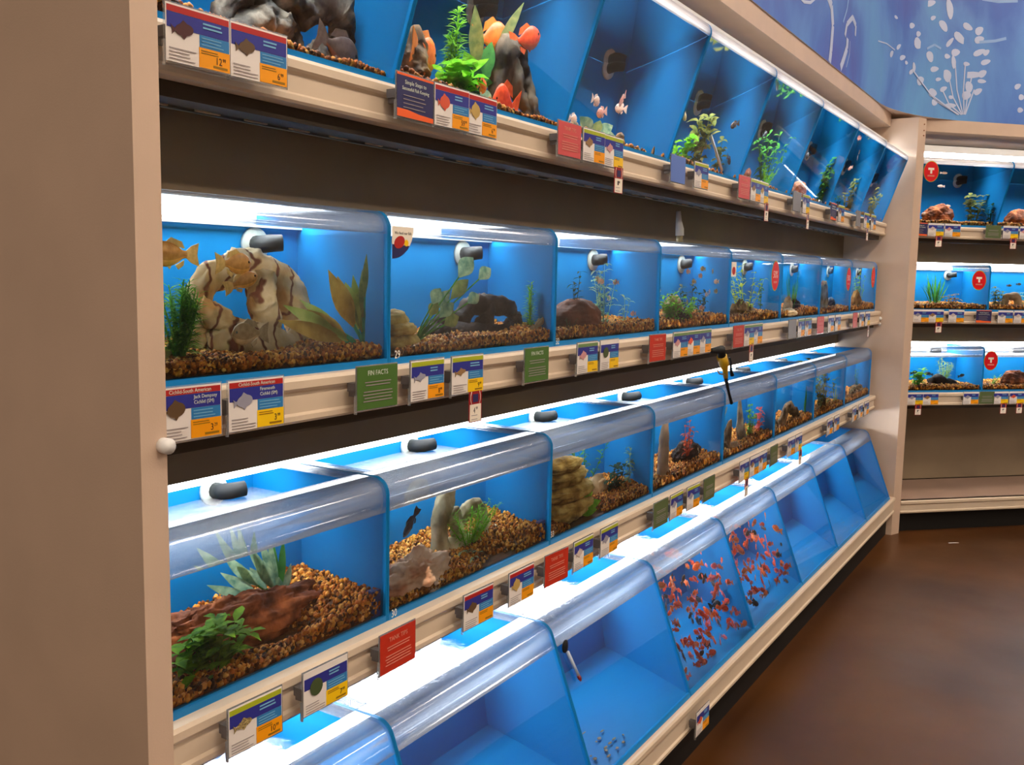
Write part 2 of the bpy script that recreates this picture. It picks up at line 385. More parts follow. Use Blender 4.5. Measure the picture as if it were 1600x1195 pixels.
# lamps behind the fascias: a tube tray under the shelf, or a lit back panel above the rim
def lamp(label, loc, rz, L_, h=.06, d=.13, back=None, m=None):
    t = thing('aquarium_light', label, 'light', loc, rz)
    MB().box(0, L_, 0, d+.004, .012, h).build('housing', M_white, t)
    MB().box(.005, L_-.005, 0, d, .0, .0115).build('diffuser', m or M_tube, t)
    if back: MB().box(.005, L_-.005, d-.012, d+.004, -back, -.0005).build('reflector', M_white, t)
    return t
def back_lamp(label, loc, rz, L_, h, m=None, d=.04):
    t = thing('aquarium_light', label, 'light', loc, rz)
    MB().box(0, L_, .012, .04, 0, h).build('housing', M_white, t)
    MB().box(.005, L_-.005, .0, .0115, .0, h).build('diffuser', m or M_tube2, t)
    MB().box(L_+.0005, L_+.006, -.19, .04, 0, h).build('added_shade_plate', M_under, t)  # added plate that keeps the lit panel's glare off the corner post
    return t
LX = 5.19*S-X0-.005
lamp('long white light strip shining into the leaning top aquariums', (X0+.005, FY+.0, zz(.668)), 0, LX, .05, .17, None, M_tube1)
lamp('long white light strip with reflector behind the second row of aquariums', (X0+.005, FY+.262, ZB[2]+.2785), 0, LX, .05, .079, .036, M_tube)
lamp('long glowing white light strip along the back of the third row of aquariums', (X0+.005, FY+.219, zz(-.3455)), 0, LX, .05, .125, None, M_tube3)
back_lamp('long lit white panel behind the rim of the sloping bottom aquariums', (X0+.005, FY+.318, ZB[4]+.384), 0, LX-.32, .085)
lamp('white light strip shining into the top tanks of the corner bay', cw(.01, CFRONT+.0, zz(.668)), CRZ, CW-.02, .05, .17)
lamp('white light strip with reflector behind the middle tanks of the corner bay', cw(.01, CFRONT+.219, ZB[2]+.2785), CRZ, CW-.02, .05, .122, .036)
lamp('white light strip with reflector behind the lowest tanks of the corner bay', cw(.01, CFRONT+.219, ZB[3]+.2745), CRZ, CW-.02, .05, .122, .058)

# ------------------------------------------------------------------ aquariums
WT = .0045; TW = PITCH-.001; DEPTH = .352
KIND = {   # row -> bottom-front y, top-front y, height, radius, lip back edge, water level
    1: dict(yb=-.008, yt=-.136, H=.376, r=.03, lip=-.055, wl=.336),
    2: dict(yb=0., yt=0., H=.276, r=.032, lip=.07, wl=.234),
    3: dict(yb=0., yt=0., H=.272, r=.032, lip=.07, wl=.209),
    4: dict(yb=-.148, yt=-.004, H=.382, r=.04, lip=.075, wl=.325)}
def front_curve(K, inset=0., n=9):
    """front outline from the bottom up round the shoulder to the back edge of the lip, in (y, z)"""
    yb, yt, H, r = K['yb'], K['yt'], K['H'], K['r']
    d = Vector((yt-yb, H)); L_ = d.length; d.normalize(); nrm = Vector((-d.y, d.x))      # outward (towards -y)
    c = Vector((yt, H))+Vector((r, 0)); # shoulder centre: tangent to slope and to top
    # centre at distance r inside both the slope line and the top line
    a = math.atan2(d.y, d.x)
    # intersection of slope offset and z = H-r
    # point on slope offset: P = (yb,0) - nrm*r + d*s ; z = H-r
    P0 = Vector((yb, 0))-nrm*r; s_ = (H-r-P0.y)/d.y; c = P0+d*s_
    ri = r-inset
    pts = []
    b0 = Vector((yb, 0))-nrm*inset
    pts.append((b0.x, 0 if inset == 0 else b0.y))
    th0 = math.atan2(nrm.y, nrm.x); th1 = math.pi/2
    if th0 < 0: th0 += 2*math.pi
    for i in range(n):
        th = th0+(th1-th0)*i/(n-1); pts.append((c.x+ri*math.cos(th), c.y+ri*math.sin(th)))
    return pts
TMESH = {}
def tank_meshes(row):
    if row in TMESH: return TMESH[row]
    K = KIND[row]; H = K['H']; out = front_curve(K); inn = front_curve(K, WT)
    side = out+[(DEPTH, H), (DEPTH, 0)]
    d = {}
    d['side_wall'] = MB().prism_x(side, 0, WT).mesh('side_wall', M_blue)
    d['back_wall'] = MB().box(WT, TW-WT, DEPTH-WT, DEPTH, .0, H).mesh('back_wall', M_blue)
    yb = K['yb']
    d['floor_panel'] = MB().box(WT, TW-WT, yb+.006, DEPTH-WT, 0, .008).mesh('floor_panel', M_blue)
    dz = (K['yt']-K['yb'])/H
    f = lambda z: yb+dz*z
    d['bottom_trim'] = MB().prism_x([(f(0)-.0005, 0), (f(.012)-.0005, .012), (f(.012)+.0055, .012), (f(0)+.0055, 0)], WT, TW-WT).mesh('bottom_trim', M_bluedge)
    wl = K['wl']
    pane = MB(); e = .0005
    zs = [.012, wl]
    pane.prism_x([(f(.012), .012), (f(wl), wl), (f(wl)+WT, wl), (f(.012)+WT, .012)], WT+e, TW-WT-e)
    d['front_pane'] = pane.mesh('front_pane', M_pane)
    o2 = [(f(wl+.0005), wl+.0005)]+[p for p in out[1:] if p[1] > wl+.002]
    i2 = [(f(wl+.0005)+WT, wl+.0005)]+[p for p in inn[1:] if p[1] > wl+.002]
    o2.append((K['lip'], H)); i2.append((K['lip'], H-WT))
    lip = MB(); n = len(o2)
    m_ = min(len(o2), len(i2)); x0, x1 = WT+e, TW-WT-e
    b0 = 0
    for (y, z) in o2: lip.v += [(x0, y, z), (x1, y, z)]
    for (y, z) in i2: lip.v += [(x0, y, z), (x1, y, z)]
    def q(a, b_, c, d_, sm=True): lip.f.append((a, b_, c, d_)); lip.m.append(0); lip.sm.append(sm)
    for i in range(n-1): q(2*i, 2*i+1, 2*i+3, 2*i+2)
    N = 2*n
    for i in range(len(i2)-1): q(N+2*i+2, N+2*i+3, N+2*i+1, N+2*i)
    q(2*(n-1), 2*(n-1)+1, N+2*(len(i2)-1)+1, N+2*(len(i2)-1), False); q(1, 0, N, N+1, False)
    for sx in (x0, x1-.03):
        lip.box(sx, sx+.03, K['lip']+.0003, DEPTH-WT-.04, H-WT, H)
    d['top_lip'] = lip.mesh('top_lip', M_lip1 if row == 1 else M_lip)
    w = MB(); x0, x1 = WT+.0008, TW-WT-.0008; y1 = DEPTH-WT-.0008; z0 = .0125; g = WT+.0008
    v = [(x0, f(z0)+g, z0), (x1, f(z0)+g, z0), (x1, y1, z0), (x0, y1, z0), (x0, f(wl)+g, wl), (x1, f(wl)+g, wl), (x1, y1, wl), (x0, y1, wl)]
    w.add(v, [(0, 1, 5, 4)], 0); w.add(v, [(4, 5, 6, 7)], 1); w.add(v, [(0, 3, 2, 1), (1, 2, 6, 5), (2, 3, 7, 6), (3, 0, 4, 7)], 2)
    d['water'] = w.mesh('water', [M_wfront, {4: M_wcalm, 1: M_wtir}.get(row, M_wtop), M_wside])
    # overflow fitting on the back wall
    zf = {1: wl-.012, 2: wl-.022, 3: wl+.014, 4: 0}[row]
    if row == 4: zf = None
    if zf:
        rg = MB().tube([(TW*.82, DEPTH-WT-.0005, zf), (TW*.82, DEPTH-WT-.010, zf)], .03, 20)
        d['fitting_ring'] = rg.mesh('fitting_ring', M_ring)
        nz = MB().tube([(TW*.82, DEPTH-WT-.0105, zf), (TW*.82, DEPTH-WT-.03, zf), (TW*.82+.010, DEPTH-WT-.045, zf+.002), (TW*.82+.034, DEPTH-WT-.055, zf+.004)], [.016, .016, .016, .015], 12)
        d['return_nozzle'] = nz.mesh('return_nozzle', M_nozzle)
    TMESH[row] = d; return d
TANK = {}
def tank(row, i, label, corner=False):
    loc = cw(.004+i*PITCH, CFRONT, ZB[row]) if corner else Vector((TX(i)+.0005, FY, ZB[row]))
    t = thing('aquarium', label, 'aquarium', loc, CRZ if corner else 0)
    d = tank_meshes(row)
    ring = None
    for nm, me in d.items():
        o = link(nm, me, ring if nm == 'return_nozzle' else t)
        if nm == 'fitting_ring': ring = o
        if nm == 'side_wall': o2 = link(nm, me, t); o2.location.x = TW-WT
        if nm == 'water': tag(o, 'clear still water')
    TANK[(row, i, corner)] = t
    return t
# ------------------------------------------------------------------ what stands in the tanks: shape builders
def inside(row, px, py, dep, corner=False):
    """follow the line of sight through the front of a tank (bent by the water) to a depth behind it"""
    K = KIND[row]; d = pix(px, py).normalized(); o = Vector((0, 0, HC))
    if corner:
        d = Vector((d.dot(CUx), d.dot(CV), d.z)); o = Vector((-CB.dot(CUx), -CB.dot(CV), HC))
        base = Vector((0, CFRONT+K['yb'], ZB[row]))
    else: base = Vector((0, FY+K['yb'], ZB[row]))
    sl = Vector((0, K['yt']-K['yb'], K['H'])).normalized(); n = Vector((0, -sl.z, sl.y))
    t = (base-o).dot(n)/d.dot(n); P = o+d*t
    c = -d.dot(n); r = 1/1.33; s_ = r*r*(1-c*c); q = d*r+n*(r*c-math.sqrt(max(0, 1-s_)))
    org = .004 if corner else X0; k_ = math.floor((P.x-org)/PITCH); lo, hi = org+k_*PITCH+.03, org+(k_+1)*PITCH-.03; P0 = P
    for _ in range(14):                      # keep it in front of the tank's own side walls
        yy = (CFRONT if corner else FY)+dep; t = (yy-P0.y)/q.y; P = P0+q*t
        if P.x <= hi or dep < .03: break
        dep *= .82
    if corner: W_ = cw(P.x, P.y, P.z); return P.x, P.z, W_
    return P.x, P.z, P
def rect(row, x0, y0, x1, y1, dep, corner=False):
    xm, ym = (x0+x1)/2, (y0+y1)/2
    a = inside(row, x0, ym, dep, corner)[0]; b = inside(row, x1, ym, dep, corner)[0]
    c = inside(row, xm, y1, dep, corner); t = inside(row, xm, y0, dep, corner)[1]
    return c[2], abs(b-a), t-c[1]
def lumpy(mb, amp, freq, seed=0, start=0):
    off = Vector((seed*3.1, seed*7.7, seed*1.3))
    for i in range(start, len(mb.v)):
        p = Vector(mb.v[i]); q = p*freq+off
        dv = noise.noise_vector(q)*amp+noise.noise_vector(q*2.7)*amp*.45+noise.noise_vector(q*6.3)*amp*.24+noise.noise_vector(q*13)*amp*.13
        mb.v[i] = tuple(p+dv)
    return mb
def rock_mesh(w, d, h, seed, rough=.28, seg=40, ring=28, flatbase=True):
    mb = MB(); off = Vector((seed*5.3, seed*2.1, seed*9.7))
    if w > .12: seg, ring = 84, 56
    def fn(v): return 1+rough*(noise.noise(v*1.6+off)+.5*noise.noise(v*3.6+off)+.3*noise.noise(v*8+off)+.22*noise.noise(v*17+off)+.12*noise.noise(v*34+off))-.12*rough*abs(noise.noise(v*6+off))
    mb.ball((0, 0, h*.42), (w/2, d/2, h*.56), seg, ring, 0, fn)
    if flatbase: mb.v = [(x, y, max(z, -.004)) for x, y, z in mb.v]
    zmax = max(v[2] for v in mb.v); k = h/zmax; mb.v = [(x, y, z*k) for x, y, z in mb.v]
    return mb
def rock(label, row, r_, dep, m, seed, thick=.6, rough=.28, corner=False, name='rock', cat='rock', sq=.78, sink=.012, group=None):
    P, w, h = rect(row, *r_, dep, corner); w *= sq; sink = max(0., min(sink, P.z-ZB[row]-.0135)); P.z = max(P.z, ZB[row]+.0135)
    o = rock_mesh(w, w*thick, h+sink, seed, rough).build(name, m); P.z -= sink; o.location = P
    if corner: o.rotation_euler.z = CRZ
    return tag(o, label, cat, group)
LEAF = {}
def leafmat(name, a, b, rough=.45, scale=45):
    m = mat(name, srgb(*a), .65, .12, col2=srgb(*b), scale=scale); p = m.node_tree.nodes['Principled BSDF']
    p.inputs['Subsurface Weight'].default_value = 0
    nt = m.node_tree; tl = nt.nodes.new('ShaderNodeBsdfTranslucent'); mx = nt.nodes.new('ShaderNodeMixShader'); mx.inputs[0].default_value = .52
    nt.links.new(nt.nodes['Color Ramp'].outputs[0], tl.inputs[0]); nt.links.new(p.outputs[0], mx.inputs[1]); nt.links.new(tl.outputs[0], mx.inputs[2])
    nt.links.new(mx.outputs[0], nt.nodes['Material Output'].inputs[0])
    return m
L_feather = leafmat('feather_green', (84, 148, 44), (146, 200, 76))
L_bright = leafmat('bright_green', (90, 170, 40), (150, 205, 60))
L_mid = leafmat('mid_green', (40, 105, 45), (75, 140, 60))
L_dark = leafmat('dark_green', (20, 52, 40), (40, 80, 50))
L_silver = leafmat('silvery_green', (90, 130, 105), (175, 195, 150))
L_olive = leafmat('olive_green', (95, 110, 60), (150, 150, 85))
L_amber = leafmat('amber_leaf', (140, 105, 35), (185, 150, 70), scale=30)
L_lime = leafmat('lime_leaf', (140, 160, 70), (180, 185, 100), scale=30)
L_pale = leafmat('pale_green', (120, 175, 150), (190, 215, 180))
L_yellow = leafmat('yellow_green', (150, 185, 50), (205, 215, 90))
L_red = leafmat('orange_red_leaf', (200, 70, 45), (235, 120, 70))
L_pink = leafmat('pink_leaf', (225, 95, 95), (245, 150, 140))
L_stalk = leafmat('stalk_green', (60, 130, 50), (110, 170, 70))
L_emerald = leafmat('emerald_base', (20, 130, 90), (60, 170, 120))
def foliage(style, w, h, d, n, rng, lw=1.0):
    """leaves (and stems) of an aquarium plant filling w x d x h"""
    f = MB(); s = MB()
    for k in range(n):
        a = rng.uniform(0, 2*math.pi); rr = rng.random()**.6
        tip = Vector((math.cos(a)*rr*w/2, math.sin(a)*rr*d/2, h*rng.uniform(.62, 1)*(1-.25*rr)))
        base = Vector((math.cos(a)*rr*w*.1, math.sin(a)*rr*d*.1, 0))
        mid = base.lerp(tip, .5)+Vector((rng.uniform(-1, 1)*w*.05, rng.uniform(-1, 1)*d*.05, h*.06*(1-rr)))
        pts = [base.lerp(mid, t)*(1-t)+mid.lerp(tip, t)*t for t in (0, .2, .4, .6, .8, 1)]
        L_ = (tip-base).length
        if style == 'straps':
            dr = (tip-base).normalized(); side = Vector((-dr.y, dr.x, 0)) if (abs(dr.x)+abs(dr.y)) > .05 else Vector((1, 0, 0))
            up = Vector((-math.cos(a), -math.sin(a), .6)) if rng.random() < .5 else Vector((math.cos(a+1.5), math.sin(a+1.5), .3))
            f.blade(base, dr, up, L_*1.05, .011*lw*rng.uniform(.7, 1.2), rng.uniform(-.3, .6), 7, 0, .3, .5)
        else:
            s.tube(pts, [.0017*lw, .0016*lw, .0014*lw, .0012*lw, .001*lw, .0007*lw], 5)
            if style == 'feather':
                cnt = int(L_/.0042)
                for j in range(cnt):
                    t = .06+.94*j/cnt; i = min(4, int(t*5)); p = pts[i].lerp(pts[i+1], t*5-i)
                    for q in range(2):
                        b_ = rng.uniform(0, 2*math.pi); dr = Vector((math.cos(b_), math.sin(b_), rng.uniform(.1, .8)))
                        f.blade(p, dr, (0, 0, 1), rng.uniform(.016, .030)*lw*(1.15-.5*t), .0032*lw, .5, 2, 0, .4, .5)
            else:   # 'leafy'
                step = .016*lw; cnt = max(3, int(L_/step))
                for j in range(cnt):
                    t = .12+.88*j/max(1, cnt-1); t = min(t, .999); i = min(4, int(t*5)); p = pts[i].lerp(pts[i+1], t*5-i)
                    for q in range(3 if style == 'bush' else 2):
                        b_ = j*1.6+q*2.1+rng.uniform(-.4, .4); dr = Vector((math.cos(b_), math.sin(b_), rng.uniform(.05, .7)))
                        f.blade(p, dr, (0, 0, 1), rng.uniform(.02, .034)*lw, (.012 if style == 'leafy' else .018)*lw, rng.uniform(.2, .9), 3, 0, .2, .5)
    return f, s
PCACHE = {}
def plant(label, row, r_, dep, style, m, seed, n=9, thick=.7, lw=1.0, corner=False, sm=None, sq=.9, name='aquarium_plant', lean=0., group=None):
    P, w, h = rect(row, *r_, dep, corner); rng = random.Random(seed); P.z = max(P.z, ZB[row]+.0135)
    dd = min(w*thick, 2*min(dep+.0, DEPTH-dep)-.03) if row != 4 else w*thick
    f, s = foliage(style, w*sq, h*1.04, max(.02, dd), n, rng, lw)
    t = thing(name, label, 'plant', P, CRZ if corner else 0, group)
    if lean:
        f.v = [(x+lean*z, y, z) for x, y, z in f.v]; s.v = [(x+lean*z, y, z) for x, y, z in s.v]
    if f.v: tag(f.build('foliage', m, t), kind='stuff')
    if s.v: tag(s.build('stems', sm or m, t), kind='stuff')
    return t
FM = {}
def fish_mesh(key, deep, thick, cols, tail=.26, fin=.5):
    """cols: body, belly/second, fin material"""
    if key in FM: return FM[key]
    mb = MB(); n = 12; k = 10; L_ = 1-tail
    for i in range(k):
        t = i/(k-1); x = .5-L_*t
        prof = (math.sin(math.pi*min(1, t*1.02+.02))**.62)*(1-.35*t) if t < .98 else .12
        hz = max(.06, deep*.5*prof*1.15); hy = max(.025, thick*.5*prof*(1-.3*t))
        if i == 0: hz = deep*.07; hy = thick*.1
        for j in range(n):
            w = 2*math.pi*j/n; mb.v.append((x, hy*math.cos(w), hz*math.sin(w)))
    for i in range(k-1):
        for j in range(n):
            j2 = (j+1) % n; up = math.sin(2*math.pi*(j+.5)/n)
            mb.f.append((i*n+j, (i+1)*n+j, (i+1)*n+j2, i*n+j2)); mb.m.append(1 if up < -.35 else 0); mb.sm.append(True)
    mb.f.append(tuple(range(n))); mb.m.append(0); mb.sm.append(True)
    def fin_(pts, m_=2):
        b = len(mb.v); th = .008
        mb.v += [(x, th, z) for x, z in pts]+[(x, -th, z) for x, z in pts]; q = len(pts)
        mb.f += [tuple(b+i for i in range(q)), tuple(b+q+i for i in range(q))[::-1]]; mb.m += [m_]*2; mb.sm += [False]*2
        for i in range(q):
            j = (i+1) % q; mb.f.append((b+i, b+j, b+q+j, b+q+i)); mb.m.append(m_); mb.sm.append(False)
    xt = .5-L_
    fin_([(xt+.06, .03), (xt-.1, .06+deep*.2), (-.5, deep*.46), (-.46, 0), (-.5, -deep*.46), (xt-.1, -.06-deep*.2), (xt+.06, -.03)])
    fin_([(.22, deep*.42), (.08, deep*.42+fin*.3*deep+.03), (-.14, deep*.34+fin*.3*deep), (-.2, deep*.22)])
    fin_([(.0, -deep*.42), (-.06, -deep*.42-fin*.25*deep-.02), (-.17, -deep*.34-fin*.15*deep), (-.18, -deep*.22)])
    fin_([(.2, -deep*.4), (.12, -deep*.45-fin*.25*deep), (.07, -deep*.4)])
    for sy in (1, -1): mb.ball((.40, sy*thick*.27, deep*.08), (.028, .015, .028), 6, 4, 3)
    FM[key] = mb.mesh('fish', cols); return FM[key]
M_eye = mat('fish_eye', (.01, .01, .01), .2)
def fm(a, rough=.35, b=None): return mat('fish_scale', srgb(*a), rough, .5, col2=srgb(*(b or tuple(min(255, c+30) for c in a))), scale=9)
F_COL = {
 'amber': [fm((180, 122, 45)), fm((225, 160, 65)), fm((205, 165, 85)), M_eye],
 'orange': [fm((235, 95, 20)), fm((250, 140, 40)), fm((240, 120, 30)), M_eye],
 'deeporange': [fm((225, 60, 8)), fm((245, 90, 20)), fm((230, 80, 20)), M_eye],
 'brown': [fm((70, 52, 40)), fm((110, 62, 40)), fm((80, 60, 45)), M_eye],
 'black': [fm((18, 20, 26)), fm((25, 28, 34)), fm((20, 22, 28)), M_eye],
 'pale': [fm((215, 175, 150)), fm((235, 205, 190)), fm((220, 190, 170)), M_eye],
 'pink': [fm((200, 130, 110)), fm((220, 170, 150)), fm((205, 150, 130)), M_eye],
 'tan': [fm((150, 125, 80)), fm((190, 165, 120)), fm((150, 130, 90)), M_eye],
 'red': [fm((205, 52, 18)), fm((235, 110, 50)), fm((220, 80, 40)), M_eye],
 'redorange': [fm((225, 90, 25)), fm((245, 140, 70)), fm((235, 115, 50)), M_eye],
 'rose': [fm((215, 85, 95)), fm((235, 150, 155)), fm((225, 120, 125)), M_eye],
 'dark': [fm((55, 35, 30)), fm((90, 50, 40)), fm((60, 40, 32)), M_eye]}
def fish(label, row, px, py, dep, Lm, col, deep=.42, yaw=0., pitch=0., corner=False, group=None, thick=.2):
    P = inside(row, px, py, dep, corner)[2]
    o = link('fish', fish_mesh((col, deep, thick), deep, thick, F_COL[col]), None, P)
    o.scale = (Lm,)*3; o.rotation_euler = (0, pitch, yaw+(CRZ if corner else 0))
    return tag(o, label, 'fish', group)
# gravel ------------------------------------------------------------
ico = bmesh.new(); bmesh.ops.create_icosphere(ico, subdivisions=1, radius=1)
IV = np.array([v.co[:] for v in ico.verts]); IF = np.array([[v.index for v in f.verts] for f in ico.faces]); ico.free()
PAL = np.array([srgb(*c) for c in [(150, 98, 38), (176, 120, 52), (120, 74, 28), (198, 150, 84), (92, 56, 24), (140, 84, 34), (214, 178, 120), (66, 44, 24), (168, 104, 44), (184, 140, 60)]])
M_grav = mat('gravel_pebble', (.3, .15, .06), .6, .15); nt = M_grav.node_tree
at_ = nt.nodes.new('ShaderNodeAttribute'); at_.attribute_name = 'col'; nt.links.new(at_.outputs['Color'], nt.nodes['Principled BSDF'].inputs['Base Color'])
def gravel_mesh(h_fn, pr, seed, tint=(1, 1, 1), x0=.012, x1=None, y0=.012, y1=None, yfront=0.):
    rng = np.random.default_rng(seed); x1 = x1 or TW-.012; y1 = y1 or DEPTH-.012
    y0 += yfront
    n_top = int((x1-x0)*(y1-y0)/(pr*pr*1.9)); n_fr = int((x1-x0)*.05/(pr*pr*1.9))
    xs = rng.uniform(x0, x1, n_top); ys = rng.uniform(y0, y1, n_top)
    hs = np.array([h_fn(x, y) for x, y in zip(xs, ys)]); zs = .0135+pr*.6+np.maximum(hs, 0)+rng.normal(0, pr*.35, n_top)
    keep = hs > .002; xs, ys, zs = xs[keep], ys[keep], zs[keep]
    fx = rng.uniform(x0, x1, n_fr); fh = np.array([max(0, h_fn(x, y0)) for x in fx]); fz = .0135+pr+rng.random(n_fr)*fh
    fy = np.full(n_fr, y0)+rng.normal(0, pr*.15, n_fr)
    k2 = fh > .004
    C = np.stack([np.r_[xs, fx[k2]], np.r_[ys, fy[k2]], np.r_[zs, fz[k2]]], 1); N = len(C)
    C[:, 2] = np.maximum(C[:, 2], .0135+pr*.5)
    sc = pr*rng.uniform(.6, 1.35, (N, 1))*rng.uniform(.75, 1.25, (N, 3)); ang = rng.uniform(0, 6.28, N)
    V = IV[None]*sc[:, None]; ca, sa = np.cos(ang)[:, None], np.sin(ang)[:, None]
    V = np.stack([V[..., 0]*ca-V[..., 1]*sa, V[..., 0]*sa+V[..., 1]*ca, V[..., 2]], -1)+C[:, None]
    F = IF[None]+(np.arange(N)*len(IV))[:, None, None]
    PAL2 = PAL*np.array([1.1, .9, .5])
    cols = PAL2[rng.integers(0, len(PAL), N)]*np.array(tint)*rng.uniform(.75, 1.2, (N, 1)); cols = np.repeat(cols, len(IV), 0)
    # bed under the pebbles
    gx, gy = 25, 13; X = np.linspace(x0, x1, gx); Yy = np.linspace(y0+pr*.6, y1, gy)
    bv = [(x, y, max(.0128, .0128+h_fn(x, y))) for y in Yy for x in X]+[(x, y, .0127) for y in Yy for x in X]
    nb = gx*gy; bf = []
    for j in range(gy-1):
        for i in range(gx-1):
            a = j*gx+i; bf.append((a, a+1, a+gx+1, a+gx))
    for i in range(gx-1): bf.append((i+nb, i+1+nb, i+1, i))
    for j in range(gy-1): bf.append((j*gx, (j+1)*gx, (j+1)*gx+nb, j*gx+nb)); bf.append(((j+1)*gx+gx-1, j*gx+gx-1, j*gx+gx-1+nb, (j+1)*gx+gx-1+nb))
    nv = N*len(IV); Vall = np.r_[V.reshape(-1, 3), np.array(bv)]
    me = bpy.data.meshes.new('gravel'); tri = F.reshape(-1, 3)
    bfa = np.array(bf)+nv; loops = np.r_[tri.ravel(), bfa.ravel()]
    starts = np.r_[np.arange(len(tri))*3, len(tri)*3+np.arange(len(bfa))*4]
    me.vertices.add(len(Vall)); me.vertices.foreach_set('co', Vall.ravel().astype(np.float32))
    me.loops.add(len(loops)); me.loops.foreach_set('vertex_index', loops.astype(np.int32))
    me.polygons.add(len(starts)); me.polygons.foreach_set('loop_start', starts.astype(np.int32))
    sm = np.zeros(len(starts), bool); sm[:len(tri)] = True
    me.update(calc_edges=True); me.polygons.foreach_set('use_smooth', sm)
    ca_ = me.attributes.new('col', 'FLOAT_COLOR', 'POINT')
    full = np.ones((len(Vall), 4), np.float32); full[:nv, :3] = cols; full[nv:, :3] = np.array(srgb(96, 60, 20))*np.array(tint)
    ca_.data.foreach_set('color', full.ravel()); me.materials.append(M_grav); me.validate(); return me
def gravel(row, i, me, label, corner=False):
    t = TANK[(row, i, corner)]; o = link('gravel', me, None, t.location, t.rotation_euler.z)
    return tag(o, label, 'gravel', None, 'stuff')
# text ---------------------------------------------------------------
TXT = {}
def text_mesh(s, size, m, align='CENTER', squeeze=1.0):
    key = (s, size, m.name, align, squeeze)
    if key in TXT: return TXT[key]
    c = bpy.data.curves.new('lettering', 'FONT'); c.body = s; c.size = size; c.align_x = align; c.extrude = .00012; c.resolution_u = 2
    o = bpy.data.objects.new('lettering', c); COL.objects.link(o)
    dg = bpy.context.evaluated_depsgraph_get(); me = bpy.data.meshes.new_from_object(o.evaluated_get(dg))
    bpy.data.objects.remove(o); bpy.data.curves.remove(c)
    co = np.zeros(len(me.vertices)*3, np.float32); me.vertices.foreach_get('co', co); co = co.reshape(-1, 3)
    co = np.stack([co[:, 0]*squeeze, -co[:, 2], co[:, 1]], 1); me.vertices.foreach_set('co', co.ravel())
    me.materials.clear(); me.materials.append(m); me.update(); TXT[key] = me; return me
def put_text(name, s, size, m, parent, x, y, z, align='CENTER', squeeze=1.0):
    o = link(name, text_mesh(s, size, m, align, squeeze), parent); o.location = (x, y, z); return o
# ------------------------------------------------------------------ the aquariums
TN = {
 1: ['the grey lava rock tank', 'the orange fish tank', 'the sparse pale fish tank', 'the olive leaf tank', 'the tall weed tank', 'the orange rock tank', 'the yellow weed tank', 'the end tank by the corner post'],
 2: ['the marbled arch rock tank', 'the black driftwood tank', 'the clay cave tank', 'the mossy bush tank', 'the yellow weed tank', 'the dark crevice rock tank', 'the dark block tank', 'the end tank by the corner post'],
 3: ['the red boulder tank', 'the ringed log tank', 'the layered yellow rock tank', 'the tall tapered stone tank', 'the grey standing stone tank', 'the driftwood arch tank', 'the leafy bush tank', 'the end tank by the corner post'],
 4: ['the first sloping tank', 'the second sloping tank', 'the thermometer tank', 'the crowded goldfish tank', 'the thinner goldfish tank', 'the first bare tank after the goldfish', 'the second bare tank after the goldfish', 'the sloping end tank']}
TL = {
 1: ['leaning blue aquarium with grey lava rock beside the end panel', 'leaning blue aquarium with orange fish, green plants and a dark root', 'leaning blue aquarium, sparse, with a few pale fish and variegated leaves',
     'leaning blue aquarium with olive leafy plants, next to the sparse pale fish tank', 'leaning blue aquarium with tall thin weed, fourth from the corner post', 'leaning blue aquarium with an upright orange rock and bushy weed',
     'leaning blue aquarium with yellow weed, next to last before the corner post', 'leaning blue aquarium touching the corner post'],
 2: ['blue aquarium with a big marbled arch rock and amber leaf plant', 'blue aquarium numbered 29 with black driftwood and long stalked plant', 'blue aquarium numbered 32 with a brown clay cave and pale green plants',
     'blue aquarium with a mossy green bush over a beige cave and many small fish', 'blue aquarium with yellow green weed over a brown root pile and a red oval sticker', 'blue aquarium with a dark rock and long green straps, no oval sticker',
     'blue aquarium with a dark block and a red oval sticker', 'blue aquarium with an orange rock, green weed and red oval sticker at the corner post'],
 3: ['open topped blue aquarium with a red brown boulder and leafy plants', 'open topped blue aquarium numbered 30 with a ringed cream log and one black fish', 'open topped blue aquarium numbered 33 with layered yellow rock',
     'open topped blue aquarium with a tall tapered stone and black cave', 'open topped blue aquarium with grey standing stones and a pink plant', 'open topped blue aquarium with a brown driftwood arch',
     'open topped blue aquarium with a leafy bush, next to last before the corner post', 'open topped blue aquarium at the corner post with a red topped ornament'],
 4: ['empty sloping blue aquarium beside the end panel', 'empty sloping blue aquarium next to the thermometer tank, on the end panel side', 'sloping blue aquarium with a thermometer stuck to its front',
     'sloping blue aquarium crowded with small red goldfish', 'sloping blue aquarium with fewer goldfish, beside the crowded one', 'empty sloping blue aquarium right after the goldfish tanks',
     'empty sloping blue aquarium, next to last before the corner post', 'empty sloping blue aquarium touching the corner post']}
for row in (1, 2, 3, 4):
    for i in range(8): tank(row, i, TL[row][i])
TLC = {1: ['top corner bay aquarium with a brown boulder and leafy green plant', 'top corner bay aquarium with a dark red rounded rock'],
       2: ['middle corner bay aquarium with grassy straps and a red oval sticker', 'middle corner bay aquarium with a brown arch cave'],
       3: ['lowest corner bay aquarium with a dark log and black fish', 'lowest corner bay aquarium with a red rock and oval sticker']}
for row in (1, 2, 3):
    for i in range(2): tank(row, i, TLC[row][i], True)

